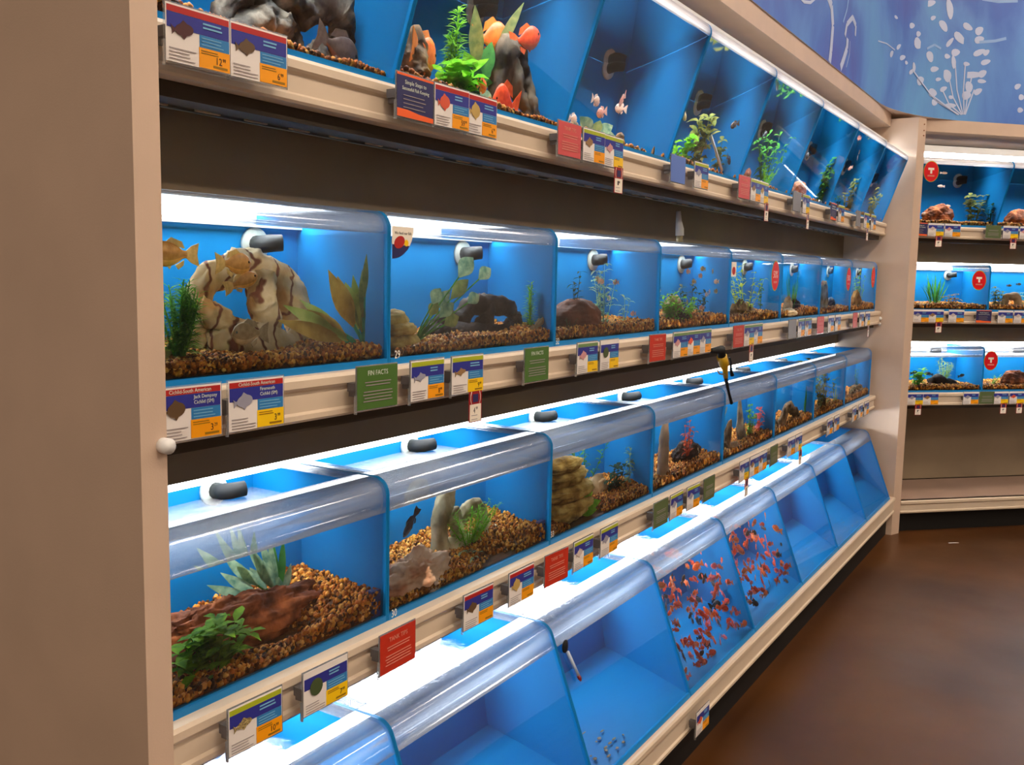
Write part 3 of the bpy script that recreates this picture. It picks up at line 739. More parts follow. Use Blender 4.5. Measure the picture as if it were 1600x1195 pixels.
# gravel beds
def hf(base, fr=0., rt=0., amp=.012, seed=0, lo=None):
    def f(x, y):
        h = base+fr*(y/DEPTH)+rt*((x/TW)-.5)+amp*noise.noise(Vector((x*9, y*9, seed*3.7)))
        if lo: h -= lo[3]*math.exp(-((x-lo[0])/lo[2])**2-((y-lo[1])/lo[2])**2)
        return h
    return f
G20 = gravel_mesh(hf(.017, .012, .012, .010, 1), .0042, 1, (.95, .95, .8))
G21 = gravel_mesh(hf(.015, .012, .022, .012, 2), .0045, 2)
G22 = gravel_mesh(hf(.018, .012, .0, .010, 3), .0050, 3)
G30 = gravel_mesh(hf(.018, .022, .045, .012, 4, (.40, .12, .07, .05)), .0046, 4, (1.15, 1, .9))
G31 = gravel_mesh(hf(.022, .022, .03, .012, 5, (.42, .0, .09, .05)), .0046, 5)
G32 = gravel_mesh(hf(.018, .02, .0, .010, 6, (.22, .0, .1, .05)), .0048, 6, (.9, .85, .8))
GFA = gravel_mesh(hf(.014, .012, .0, .010, 7), .0065, 7)
GFB = gravel_mesh(hf(.016, .016, .01, .012, 8), .0065, 8, (1.1, 1.05, 1))
G10 = gravel_mesh(hf(.012, .04, -.02, .01, 9), .0055, 9, (1.0, .75, .55))
GFC = gravel_mesh(hf(.004, .03, -.01, .006, 10), .0075, 10, (1., .85, .7))
for i, me in enumerate([G20, G21, G22, GFB, GFA, GFB, GFA, GFB]): gravel(2, i, me, 'brown gravel bed in %s of the second row' % TN[2][i])
for i, me in enumerate([G30, G31, G32, GFB, GFB, GFB, GFA, GFB]): gravel(3, i, me, 'brown gravel bed in %s of the third row' % TN[3][i])
for i, me in enumerate([G10, G10, GFC, GFC, GFC, GFC, GFC, GFC]): gravel(1, i, me, 'thin brown gravel bed in %s of the leaning top row' % TN[1][i])
for row, nm in ((1, 'top'), (2, 'middle'), (3, 'lowest')):
    for i in range(2): gravel(row, i, GFB if i else GFA, 'brown gravel bed in the %s corner bay aquarium %s' % (nm, 'beside the corner post' if i == 0 else 'away from the post'), True)

# rocks, roots and ornaments
def rockmat(name, a, b, c=None, scale=14, bump=.8, bs=60, veins=None):
    m = mat(name, srgb(*a), .75, .25, col2=srgb(*b), scale=scale, bump=bump, bscale=bs)
    nt = m.node_tree; r = [n for n in nt.nodes if n.type == 'VALTORGB'][0]
    if c: e = r.color_ramp.elements.new(.5); e.color = (*srgb(*c), 1)
    if veins:
        L = nt.links.new; tc = [n for n in nt.nodes if n.type == 'TEX_COORD'][0]
        w = nt.nodes.new('ShaderNodeTexWave'); w.inputs['Scale'].default_value = veins[1]; w.inputs['Distortion'].default_value = 9; w.inputs['Detail'].default_value = 3; w.inputs['Detail Scale'].default_value = 1.6
        L(tc.outputs['Object'], w.inputs['Vector']); rr = nt.nodes.new('ShaderNodeValToRGB'); rr.color_ramp.elements[0].position = .02; rr.color_ramp.elements[1].position = .14
        rr.color_ramp.elements[0].color = (1, 1, 1, 1); rr.color_ramp.elements[1].color = (0, 0, 0, 1); L(w.outputs['Fac'], rr.inputs[0])
        mx = nt.nodes.new('ShaderNodeMixRGB'); L(rr.outputs[0], mx.inputs[0]); L(r.outputs[0], mx.inputs[1]); mx.inputs[2].default_value = (*srgb(*veins[0]), 1)
        L(mx.outputs[0], nt.nodes['Principled BSDF'].inputs['Base Color'])
    return m
K_marble = rockmat('marbled_cream_rock', (170, 130, 78), (226, 208, 172), (200, 176, 130), 16, .4, 50, ((112, 66, 46), 7))
K_lava = rockmat('grey_lava_rock', (40, 35, 31), (150, 136, 118), (88, 80, 70), 22, 1., 45)
K_red = rockmat('red_brown_rock', (70, 34, 14), (186, 106, 58), (118, 60, 28), 18, 1., 60)
K_cream = rockmat('cream_rock', (188, 160, 118), (232, 214, 180), None, 18, .6, 50)
K_peach = rockmat('peach_rock', (196, 132, 96), (240, 214, 186), (228, 190, 156), 14, .5, 50)
K_log = rockmat('pale_log_rock', (122, 112, 84), (206, 192, 156), (168, 156, 122), 16, .7, 50)
K_black = rockmat('black_driftwood', (16, 13, 12), (58, 46, 40), None, 26, 1., 50)
K_yellow = rockmat('layered_yellow_rock', (118, 90, 40), (232, 204, 120), (190, 154, 76), 18, .8, 40)
K_brown = rockmat('brown_root', (70, 50, 32), (170, 130, 88), (118, 88, 56), 20, .9, 45)
K_clay = rockmat('clay_cave', (78, 36, 20), (132, 70, 42), None, 10, .5, 40)
K_grey = rockmat('grey_stone', (112, 104, 92), (196, 182, 158), None, 20, .6, 50)
K_tan = rockmat('tan_rock', (140, 108, 74), (206, 176, 136), None, 14, .6, 50)
def at_in(row, px, py, dep, corner=False): return inside(row, px, py, dep, corner)[2]
def tubes_obj(name, label, cat, row, paths, dep, m, amp, freq, seed, n=14, corner=False):
    """paths: [( [(px, py, depth offset), ...], [radii m] )] -> one lumpy mesh"""
    mb = MB(); org = None
    for pts, rad in paths:
        P = [at_in(row, a, b_, dep+c, corner) for a, b_, c in pts]
        if org is None: org = P[0].copy()
        fine = []; fr = []
        for i in range(len(P)-1):
            for q in range(10): t = q/10; fine.append(P[i].lerp(P[i+1], t)-org); fr.append(rad[i]*(1-t)+rad[i+1]*t)
        fine.append(P[-1]-org); fr.append(rad[-1])
        for _ in range(4):
            fine = [fine[0]]+[(fine[i-1]+fine[i]*2+fine[i+1])/4 for i in range(1, len(fine)-1)]+[fine[-1]]
        ends = [fr[0]*.45]+fr[1:-1]+[fr[-1]*.45]
        mb.tube(fine, ends, n*2)
    lumpy(mb, amp, freq, seed); zf = ZB[row]+.0135-org.z; mb.v = [(x, y, max(z, zf)) for x, y, z in mb.v]; o = mb.build(name, m); o.location = org; return tag(o, label, cat)
# ---- second row
tubes_obj('arch_rock', 'large cream marbled arch rock with holes and dark veins', 'rock', 2,
  [([(318, 553, 0), (312, 500, 0), (325, 440, .01), (375, 418, .02), (430, 430, .02), (462, 475, .01), (480, 520, 0), (478, 553, 0)], [.032, .026, .024, .03, .032, .032, .03, .024]),
   ([(325, 548, -.02), (365, 530, -.03), (415, 538, -.03), (450, 548, -.02)], [.03, .036, .036, .028]),
   ([(320, 488, -.02), (350, 490, -.03), (362, 515, -.03), (380, 540, -.03)], [.022, .022, .024, .03]),
   ([(412, 430, -.0), (408, 470, -.02), (418, 505, -.03), (408, 545, -.03)], [.03, .028, .024, .026]),
   ([(445, 545, -.02), (462, 525, -.03), (490, 545, -.02)], [.018, .022, .016])], .17, K_marble, .016, 14, 3, 16)
rock('small cream rock beside the end panel in the marbled arch tank', 2, (252, 536, 292, 572), .10, K_marble, 5, .7)
rock('lower yellow rounded rock in the black driftwood tank', 2, (606, 518, 652, 548), .09, K_yellow, 8, .8, .16)
rock('middle yellow rounded rock in the black driftwood tank', 2, (606, 500, 645, 522), .09, K_yellow, 9, .8, .16, sink=.004)
rock('topmost yellow rounded rock in the black driftwood tank', 2, (604, 482, 628, 508), .10, K_yellow, 10, .8, .16, sink=.004)
tubes_obj('driftwood', 'black hollow driftwood with a hole through it', 'driftwood', 2,
  [([(676, 528, 0), (690, 505, 0), (720, 500, .0), (740, 470, .01), (775, 476, .0), (808, 482, 0)], [.022, .024, .02, .024, .02, .014]),
   ([(680, 530, -.02), (730, 524, -.03), (790, 528, -.02), (806, 505, 0), (806, 485, .0)], [.026, .03, .03, .028, .018]),
   ([(756, 525, -.01), (760, 500, -.01), (768, 478, .0)], [.03, .026, .022])], .16, K_black, .012, 20, 6)
rock('brown clay cave with a pale rim in the tank numbered 32', 2, (866, 466, 934, 524), .11, K_clay, 12, .8, .1, name='clay_cave', cat='cave')
rock('small flat grey stone on the gravel of the tank numbered 32', 2, (956, 508, 985, 522), .08, K_grey, 13, .7, .2)
rock('beige rounded cave under the mossy bush', 2, (1036, 460, 1070, 500), .14, K_tan, 14, .8, .15, name='cave', cat='cave')
rock('dark cave mouth rock under the mossy bush', 2, (1050, 482, 1082, 508), .1, K_black, 15, .8, .2)
tubes_obj('root_pile', 'heap of brown roots below the yellow green weed', 'driftwood', 2,
  [([(1141, 498, 0), (1155, 485, 0), (1170, 488, 0), (1186, 495, 0)], [.03, .04, .035, .015]), ([(1142, 488, -.02), (1160, 478, .0), (1178, 492, -.02)], [.02, .025, .02])], .13, K_brown, .016, 22, 9)
rock('dark crevice rock beneath long green straps', 2, (1232, 466, 1252, 492), .14, K_black, 17, .6, .25)
rock('pale slanted stone beside the dark crevice rock', 2, (1222, 462, 1240, 494), .10, K_cream, 18, .4, .25)
rock('flat cream stone in front of the dark crevice rock', 2, (1222, 484, 1244, 498), .05, K_cream, 19, .8, .2)
rock('grey white upright rock at the wall of the dark block tank', 2, (1280, 440, 1290, 492), .1, K_grey, 20, .8, .25)
rock('dark square block standing in the second row', 2, (1290, 464, 1306, 486), .15, mat('dark_blue_block', srgb(28, 38, 66), .6, .3, var=.3), 21, .8, .12, name='dark_block', cat='ornament')
rock('orange ochre rock below green weed by the corner post', 2, (1330, 458, 1345, 490), .12, rockmat('ochre_rock', (150, 100, 40), (206, 150, 70)), 22, .8, .2)
# ---- third row
rock('big red brown boulder at the end panel', 3, (225, 948, 500, 1040), .17, K_red, 31, .34, .42, sq=.9, sink=.05)
tubes_obj('log', 'tall cream pitted log with a round hole', 'driftwood', 3,
  [([(688, 868, 0), (688, 820, 0), (694, 785, 0), (708, 758, 0)], [.028, .026, .024, .014]),
   ([(700, 862, -.01), (722, 850, -.01), (750, 855, 0), (768, 838, .0), (776, 825, 0)], [.024, .026, .026, .024, .018]),
   ([(704, 800, 0), (716, 815, -.01), (722, 850, -.01)], [.02, .018, .022]),
   ([(722, 815, .02), (738, 788, .02), (752, 800, .02), (760, 830, .01)], [.018, .02, .02, .02])], .17, K_log, .012, 20, 12)
rock('peach coloured rock with dark holes in front of the ringed log', 3, (606, 852, 704, 922), .06, K_peach, 33, .6, .4, sq=.85)
for k, (a, b_, c, d_) in enumerate([(858, 770, 918, 806), (858, 748, 915, 776), (857, 728, 908, 752), (857, 712, 898, 734)]):
    rock('%s yellow slab of the layered rock stack' % ['lowest', 'second lowest', 'second highest', 'topmost'][k], 3, (a, b_, c, d_), .11, K_yellow, 34+k, .7, .2, sq=.9, sink=.008)
rock('brown pitted rock behind dark leaves in the layered rock tank', 3, (914, 740, 952, 778), .18, K_tan, 39, .8, .3)
o = MB().box(-.009, .009, -.008, .008, 0, .02).build('plastic_cube', mat('blue_black_plastic', srgb(24, 30, 36), .3), None)
o.location = at_in(3, 887, 815, .06); tag(o, 'small black plastic cube under the layered yellow rock', 'ornament')
tubes_obj('standing_stone', 'tall tapered cream and grey stone', 'stone', 3, [([(1037, 752, 0), (1038, 712, 0), (1039, 680, 0), (1041, 658, 0)], [.036, .031, .028, .016])], .10, rockmat('tapered_stone', (150, 128, 104), (226, 186, 150), None, 10, .5), .006, 16, 14)
rock('black hollow cave rock beside the tall tapered stone', 3, (1050, 694, 1096, 736), .17, K_black, 41, .7, .25, name='cave', cat='cave')
rock('small pale shell on the black cave', 3, (1083, 697, 1094, 712), .13, K_cream, 42, .7, .25, name='shell', cat='shell', sink=0)
tubes_obj('standing_stone', 'pale pointed standing stone beside a pink plant', 'stone', 3, [([(1162, 693, 0), (1158, 670, 0), (1157, 640, 0), (1157, 624, 0)], [.034, .03, .02, .009])], .13, K_grey, .008, 18, 15)
tubes_obj('root', 'brown gnarled root at the foot of the grey standing stone', 'driftwood', 3, [([(1131, 712, 0), (1138, 690, 0), (1142, 655, 0)], [.03, .035, .014]), ([(1131, 700, -.02), (1146, 704, -.02), (1154, 694, -.01)], [.028, .03, .02])], .09, K_brown, .016, 20, 16)
tubes_obj('driftwood', 'brown driftwood arch like an upturned root', 'driftwood', 3, [([(1216, 672, 0), (1226, 650, 0), (1232, 636, .0), (1240, 640, 0), (1252, 655, 0), (1262, 662, 0)], [.03, .03, .028, .026, .026, .018]), ([(1214, 676, -.02), (1228, 668, -.02), (1240, 664, -.02)], [.028, .024, .018])], .11, K_brown, .014, 22, 17)
tubes_obj('root', 'upright brown root under the leafy bush', 'driftwood', 3, [([(1283, 652, 0), (1288, 636, 0), (1290, 622, 0)], [.026, .026, .016]), ([(1276, 650, 0), (1282, 645, -.01)], [.03, .03]), ([(1298, 650, 0), (1299, 635, 0)], [.014, .012])], .1, K_brown, .012, 22, 18)
o = tubes_obj('ornament', 'thin red ornament with a pale top at the divider', 'ornament', 3, [([(1321, 634, 0), (1322, 620, 0), (1323, 610, 0)], [.011, .011, .012])], .07, mat('red_ornament', srgb(140, 50, 40), .5, col2=srgb(220, 190, 170), scale=20), .002, 20, 2)
rock('brown heap of stone by the corner post in the third row', 3, (1324, 616, 1352, 634), .13, K_brown, 44, .6, .35)
tubes_obj('root', 'small brown root spike by the corner post', 'driftwood', 3, [([(1344, 618, 0), (1344, 608, 0)], [.022, .012])], .15, K_brown, .01, 22, 19)
# ---- top row
tubes_obj('lava_rock', 'grey pitted lava rock arch with blue showing through its holes', 'rock', 1,
  [([(365, 70, 0), (360, 20, 0), (390, -25, 0), (440, -10, 0), (470, 10, 0), (500, -8, 0), (535, 10, 0), (535, 50, 0), (520, 75, 0)], [.036, .034, .036, .034, .030, .032, .034, .028, .022]),
   ([(380, 85, -.03), (400, 50, -.03), (430, 30, -.02), (450, 70, -.03)], [.034, .034, .03, .028]), ([(455, 20, 0), (462, 60, 0), (470, 90, 0)], [.022, .018, .03])], .15, K_lava, .024, 13, 21)
rock('low grey lava lump on the gravel beside a brown fish', 1, (470, 62, 520, 100), .12, K_lava, 51, .6, .3)
rock('reddish brown rock at the end panel in the lava tank', 1, (238, -5, 286, 36), .12, rockmat('orange_rock', (150, 84, 50), (200, 120, 80)), 52, .7, .25)
tubes_obj('stump', 'pointed brown stump with a dark stick at the divider', 'driftwood', 1, [([(640, 125, 0), (638, 90, 0), (640, 48, 0)], [.06, .045, .012]), ([(664, 120, -.03), (655, 95, -.03), (646, 78, -.03)], [.014, .013, .012])], .1, K_brown, .018, 16, 22)
tubes_obj('root', 'dark branching driftwood root on three legs', 'driftwood', 1,
  [([(772, 165, 0), (785, 120, 0), (795, 80, 0), (800, 72, 0)], [.018, .03, .04, .03]), ([(805, 75, 0), (820, 110, 0), (833, 150, .0), (838, 190, 0)], [.03, .02, .016, .016]),
   ([(795, 90, 0), (810, 145, -.02), (825, 165, -.02), (824, 190, -.02)], [.03, .022, .018, .014])], .14, rockmat('dark_root', (44, 38, 32), (118, 100, 78)), .012, 18, 23)
rock('small brown stone on the gravel of the sparse tank', 1, (1002, 232, 1034, 256), .14, K_brown, 53, .8, .2)
rock('brown stone behind the variegated leaves', 1, (884, 188, 908, 212), .12, K_brown, 54, .8, .2)
rock('reddish stone beside the variegated leaves', 1, (958, 206, 976, 228), .12, K_brown, 55, .8, .2)
rock('orange stone low in the tall weed tank', 1, (1160, 260, 1172, 286), .14, K_clay, 56, .8, .2)
rock('upright orange rock with green weed', 1, (1234, 280, 1252, 310), .12, rockmat('orange_rock_b', (170, 100, 66), (214, 150, 110)), 57, .7, .2)
# ---- corner bay
rock('big brown boulder in the top corner bay aquarium', 1, (1432, 318, 1494, 352), .14, K_red, 61, .6, .2, True, sink=.02)
rock('dark red rounded rock in the top corner bay', 1, (1563, 326, 1610, 358), .14, K_red, 62, .7, .12, True, sink=.02)
tubes_obj('arch_cave', 'brown arch cave in the middle corner bay', 'cave', 2, [([(1567, 486, 0), (1572, 464, 0), (1588, 462, 0), (1594, 484, 0)], [.022, .024, .026, .022])], .12, K_tan, .006, 14, 24, 14, True)
tubes_obj('log', 'dark brown log in the lowest corner bay aquarium', 'driftwood', 3, [([(1452, 598, 0), (1464, 594, 0), (1482, 602, 0), (1502, 606, 0)], [.03, .04, .036, .014])], .13, K_black, .012, 18, 25, 14, True)
rock('red brown rock in the lowest corner bay', 3, (1560, 584, 1608, 612), .13, K_red, 64, .7, .2, True, sink=.02)

# plants
B = 'broad'
def broad_plant(label, row, base, dep, leaves, stalkm, corner=False):
    """leaves: (tip px, tip py, depth shift, start fraction, width m, material)"""
    P = at_in(row, *base, dep, corner); t = thing('aquarium_plant', label, 'plant', P, 0)
    st = MB()
    for (tx, ty, dd, fr, w, m) in leaves:
        T = at_in(row, tx, ty, dep+dd, corner)-P; b_ = T*fr
        st.tube([Vector((0, 0, 0)), b_*.5+Vector((0, 0, .004)), b_], .0018, 5)
        d_ = T-b_; lf = MB().blade((0, 0, 0), d_, Vector((-.7, -.75, .25)), d_.length, w, .25, 7, 0, .2, .45)
        o = lf.build('leaf', m, t); o.location = b_
    tag(st.build('stems', stalkm, t), kind='stuff'); return t
plant('feathery green plant at the end panel in the marbled arch tank', 2, (236, 408, 330, 556), .07, 'feather', L_feather, 1, 20, .8, 1.35, sq=.85)
broad_plant('amber and lime broad leaved plant beside the marbled arch rock', 2, (570, 546), .06,
  [(515, 424, 0, .3, .036, L_amber), (452, 478, -.02, .35, .026, L_lime), (446, 500, -.03, .3, .028, L_amber), (474, 470, 0, .4, .02, L_lime), (573, 396, .02, .55, .014, L_olive), (540, 440, .02, .3, .04, L_lime), (505, 512, -.02, .4, .024, L_lime), (560, 455, .0, .3, .026, L_olive), (566, 420, .02, .4, .016, L_olive), (528, 432, .01, .35, .03, L_amber), (552, 428, .015, .4, .02, L_lime), (488, 486, -.02, .35, .026, L_amber)], L_emerald)
broad_plant('long stalked plant with grey green patterned leaves leaning over black driftwood', 2, (646, 540), .08,
  [(742, 398, 0, .74, .046, L_silver), (770, 416, .01, .82, .036, L_silver), (752, 458, 0, .8, .032, L_silver), (690, 448, 0, .7, .034, L_silver), (735, 432, 0, .66, .036, L_olive), (712, 470, -.01, .62, .034, L_silver), (720, 492, -.02, .66, .034, L_olive), (686, 470, .0, .66, .03, L_olive), (706, 448, .02, .6, .03, L_silver)], L_stalk)
plant('upright green weed with two spikes beside black driftwood', 2, (808, 426, 850, 522), .2, 'feather', L_bright, 4, 6, .5, 1.3)
plant('dark red green spiky weed in the clay cave', 2, (880, 424, 918, 500), .10, 'leafy', L_dark, 5, 3, .4, 1.0, lean=.2)
plant('dark mossy weed in front of the clay cave', 2, (868, 480, 912, 526), .05, 'feather', leafmat('moss_dark', (60, 70, 40), (90, 95, 55)), 6, 8, .6, .8)
plant('pale green fern like plant in the middle of the tank numbered 32', 2, (920, 408, 966, 514), .12, 'leafy', L_pale, 7, 7, .5, 1.35)
plant('smaller pale green sprig in the tank numbered 32', 2, (964, 452, 988, 508), .13, 'leafy', L_pale, 8, 3, .4, 1.3)
plant('mossy bright green bush over the beige cave', 2, (1028, 458, 1090, 512), .09, 'bush', L_bright, 9, 18, .7, 1.0)
plant('dark green tall plant at the divider of the mossy bush tank', 2, (1028, 432, 1046, 500), .15, 'leafy', L_dark, 10, 3, .5, .8)
plant('dark leafy plant behind the mossy bush', 2, (1058, 440, 1108, 508), .17, 'bush', L_dark, 11, 6, .6, 1.2)
plant('yellow green round leaved weed in two tall strands', 2, (1141, 402, 1190, 490), .13, 'leafy', L_yellow, 12, 9, .5, 1.5)
plant('thin green weed beside the yellow green weed', 2, (1180, 424, 1200, 482), .17, 'leafy', L_mid, 13, 4, .5, 1.2)
plant('long green straps above the dark crevice rock', 2, (1222, 408, 1252, 490), .12, 'straps', L_mid, 14, 10, .5, 1.2)
plant('green curly weed above the ochre rock', 2, (1332, 418, 1350, 490), .12, 'leafy', L_bright, 15, 7, .5, 1.4)
plant('tiny green sprig at the foot of the dark block', 2, (1296, 480, 1306, 490), .08, 'leafy', L_bright, 16, 4, .6, .7)
# third row
broad_plant('silvery green drooping plant behind the red boulder', 3, (442, 948), .19,
  [(404, 835, 0, .25, .016, L_silver), (352, 872, -.02, .5, .02, L_silver), (372, 886, -.02, .55, .02, L_silver), (330, 918, -.02, .5, .018, L_silver), (392, 890, 0, .5, .022, L_silver), (442, 842, .0, .3, .016, L_mid), (510, 912, .03, .15, .012, L_mid), (418, 835, .01, .2, .014, L_silver), (436, 905, -.02, .35, .026, L_silver), (380, 840, .0, .3, .014, L_silver), (366, 924, -.01, .4, .016, L_mid), (424, 840, .02, .2, .014, L_mid), (395, 862, -.01, .35, .02, L_silver), (412, 880, -.02, .4, .022, L_silver), (350, 900, -.02, .45, .02, L_silver), (455, 880, .0, .3, .016, L_silver)], L_stalk)
plant('round leaved bright green plant in front of the red boulder', 3, (245, 990, 420, 1086), .06, 'bush', leafmat('lush_green', (62, 118, 16), (140, 190, 45)), 22, 20, .5, 1.2, sq=.74, lean=.2)
plant('mossy green plant growing on the ringed log', 3, (676, 780, 790, 850), .13, 'feather', L_bright, 23, 16, .5, 1.0)
plant('small grey green sprig at the foot of the ringed log', 3, (720, 862, 755, 896), .06, 'leafy', L_silver, 24, 5, .6, .8)
plant('tall dark green ladder plant in the layered rock tank', 3, (866, 672, 960, 762), .2, 'leafy', L_mid, 25, 10, .4, 1.1)
broad_plant('lettuce like bright green plant in front of the layered rock', 3, (898, 806), .05, [(945, 778, 0, .2, .03, L_bright), (930, 764, 0, .2, .032, L_bright), (915, 762, .01, .2, .028, L_bright), (938, 794, -.01, .2, .026, L_bright), (906, 780, 0, .2, .024, L_bright)], L_bright)
plant('dark broad leaved plant beside the brown pitted rock', 3, (946, 724, 978, 786), .13, 'bush', L_dark, 27, 6, .6, 1.4)
plant('thin silvery sprig with round leaves in the layered rock tank', 3, (966, 700, 1000, 774), .17, 'leafy', L_silver, 28, 4, .6, 1.2)
plant('orange red plant with green tip behind the black cave', 3, (1062, 658, 1088, 712), .1, 'leafy', L_red, 29, 6, .5, 1.35)
plant('green bunch beside the pale standing stone', 3, (1163, 626, 1182, 690), .11, 'leafy', L_feather, 30, 8, .5, 1.4)
plant('pink red leafy plant beside the standing stone', 3, (1177, 630, 1194, 690), .13, 'bush', L_pink, 31, 5, .5, 1.6)
plant('tall green ribbon plant beside the driftwood arch', 3, (1250, 598, 1266, 664), .15, 'straps', L_mid, 32, 6, .5, 1.8)
plant('dark slender plant at the divider of the driftwood arch tank', 3, (1208, 640, 1217, 676), .12, 'leafy', L_dark, 33, 4, .5, .9)
plant('dense yellow and dark green leafy bush in the third row', 3, (1273, 572, 1300, 648), .13, 'bush', L_olive, 34, 12, .6, 1.7)
plant('small yellow green spiky plant beside the brown root', 3, (1298, 606, 1312, 640), .12, 'straps', L_lime, 35, 10, .6, 1.0)
plant('tall thin green weed by the corner post in the third row', 3, (1334, 570, 1348, 622), .14, 'leafy', L_mid, 36, 5, .5, 1.2)
plant('dark oval leafed plant by the red topped ornament', 3, (1324, 604, 1336, 628), .1, 'leafy', L_dark, 37, 5, .5, 1.2)
# top row
plant('feathery pale green plant at the stump with orange fish', 1, (680, -10, 730, 160), .10, 'feather', L_feather, 41, 6, .5, 1.5)
broad_plant('strap leaved green plant with tall pale tips among orange fish', 1, (748, 150), .14,
  [(744, 4, 0, .25, .04, L_olive), (822, -10, 0, .3, .03, L_olive), (770, 60, 0, .2, .05, L_mid), (700, 90, 0, .2, .045, L_dark), (728, 80, 0, .2, .05, L_bright), (735, 100, -.02, .2, .05, L_dark), (760, 90, 0, .2, .05, L_mid), (715, 128, -.03, .2, .06, L_yellow), (780, 100, .02, .2, .04, L_mid)], L_stalk)
plant('bushy green plant low among the orange fish', 1, (682, 90, 745, 158), .06, 'bush', L_bright, 43, 8, .6, 1.7)
broad_plant('low dark green leaves with white stripes beside the root', 1, (752, 160), .06, [(700, 140, 0, .2, .05, L_yellow), (765, 140, 0, .2, .04, L_silver), (735, 120, 0, .2, .05, L_dark), (768, 150, 0, .3, .03, L_silver)], L_dark)
broad_plant('variegated pale striped plant in the sparse top tank', 1, (928, 218), .13, [(910, 182, 0, .1, .05, L_silver), (962, 190, 0, .15, .045, L_silver), (968, 208, 0, .2, .04, L_pale), (940, 186, 0, .2, .04, L_olive), (900, 200, 0, .2, .03, L_pale)], L_pale)
plant('olive broad leafed plant at the nozzle of the leaning tank', 1, (1064, 160, 1108, 258), .13, 'bush', L_olive, 46, 6, .6, 2.0)
plant('yellow green low bush at the divider of the olive leaf tank', 1, (1050, 205, 1080, 256), .10, 'bush', L_bright, 47, 6, .6, 1.6)
plant('thin olive plant beside the short white tube', 1, (1108, 210, 1136, 265), .14, 'bush', L_olive, 48, 3, .5, 1.6)
plant('tall thin leafy weed in the leaning tank fourth from the corner post', 1, (1172, 160, 1215, 285), .14, 'leafy', L_mid, 49, 9, .5, 1.7)
plant('bright low weed below the tall thin weed', 1, (1178, 250, 1215, 292), .08, 'feather', L_bright, 50, 6, .6, 1.4)
plant('dense green weed in the orange rock tank', 1, (1262, 230, 1298, 318), .14, 'bush', L_mid, 51, 8, .6, 1.6)
plant('yellow green weed rising in the yellow weed tank', 1, (1308, 268, 1342, 330), .13, 'bush', L_olive, 52, 7, .6, 1.5)
plant('dark thin weed at the divider of the yellow weed tank', 1, (1300, 300, 1316, 330), .1, 'leafy', L_dark, 53, 5, .6, 1.5)
plant('olive weed in the leaning tank touching the corner post', 1, (1348, 290, 1372, 338), .13, 'bush', L_olive, 54, 6, .6, 1.4)
# corner bay
plant('leafy green and cream plant beside the brown boulder', 1, (1496, 296, 1546, 352), .14, 'bush', L_olive, 61, 7, .6, 1.7, True)
plant('thin dark sprig beside the leafy cream plant in the corner bay', 1, (1534, 318, 1558, 352), .16, 'leafy', L_dark, 62, 4, .5, 1.2, True)
plant('grassy green straps beside the corner post', 2, (1428, 424, 1490, 484), .14, 'straps', L_mid, 63, 16, .5, 1.3, True)
plant('brown yellow leafy clump in the middle corner bay', 2, (1468, 458, 1500, 484), .11, 'bush', L_amber, 64, 6, .6, 1.2, True)
plant('olive clump beside the brown arch cave', 2, (1546, 448, 1570, 486), .1, 'bush', L_olive, 65, 7, .6, 1.2, True)
plant('pale green plant behind the brown arch cave', 2, (1590, 450, 1612, 486), .12, 'leafy', L_pale, 66, 4, .6, 1.2, True)
plant('bright green weed beside the corner post in the lowest corner bay tank', 3, (1418, 576, 1448, 612), .1, 'bush', L_bright, 67, 8, .6, 1.3, True)
plant('feathery yellow green plant above the dark log', 3, (1456, 552, 1492, 596), .16, 'feather', L_yellow, 68, 7, .6, 1.3, True)
plant('feathery green sprig beside the red rock of the corner bay', 3, (1536, 582, 1562, 602), .12, 'feather', L_feather, 69, 4, .6, 1.2, True, lean=.5)

# fish
W2 = 'amber fish swimming in the marbled arch tank'
fish('amber fish swimming above the feathery plant beside the end panel', 2, 275, 397, .1, .085, 'amber', .45, math.pi)
fish('amber fish hovering against the top of the arch rock', 2, 366, 412, .07, .075, 'amber', .48, .1)
fish('slim amber fish below the top of the arch rock', 2, 378, 441, .07, .07, 'amber', .36, 0, -.3)
fish('pale tan fish low in front of the arch rock', 2, 393, 521, .05, .075, 'tan', .5, math.pi)
fish('tan striped fish resting in front of black driftwood', 2, 736, 529, .05, .06, 'tan', .32, math.pi, .15)
fish('thin tan fish arched behind the green weed spikes', 2, 842, 507, .2, .09, 'tan', .2, .2, -.3)
for k, (a, b_) in enumerate([(941, 440), (936, 436), (964, 441), (953, 466), (922, 484), (930, 500), (991, 490)]):
    fish('small pink white fish in the tank numbered 32', 2, a, b_, .1+.02*(k % 4), .034, ['pink', 'pale'][k % 2], .42, [0, math.pi, 3.0, .3][k % 4], 0, group='small fish in the tank numbered 32')
for k, (a, b_) in enumerate([(1030, 454), (1077, 424), (1100, 420), (1115, 424), (1096, 431), (1086, 440), (1121, 440), (1110, 456), (1120, 455), (1106, 460), (1098, 481), (1075, 472)]):
    fish('small pale fish around the mossy bush', 2, a, b_, .09+.02*(k % 5), .036, ['pale', 'pink', 'tan'][k % 3], .45, [0, math.pi, 2.6, .5][k % 4], 0, group='small fish around the mossy bush')
fish('black fish nose down above the peach rock', 3, 644, 816, .12, .07, 'black', .26, math.pi*.85, .95)
fish('slim grey fish at the divider of the grey standing stone tank', 3, 1136, 642, .1, .045, 'tan', .28, .3, -.7)
fish('small dark orange fish near the lip of the leafy bush tank', 3, 1297, 581, .12, .04, 'tan', .5, .2)
fish('brown disc shaped fish beside the lava rock', 1, 528, 76, .11, .11, 'brown', .55, 0, .25)
fish('orange fish near the pointed stump', 1, 663, 82, .08, .12, 'orange', .6, .4)
fish('orange fish behind the plant with tall pale tips', 1, 768, 60, .16, .14, 'orange', .5, .1, -.3)
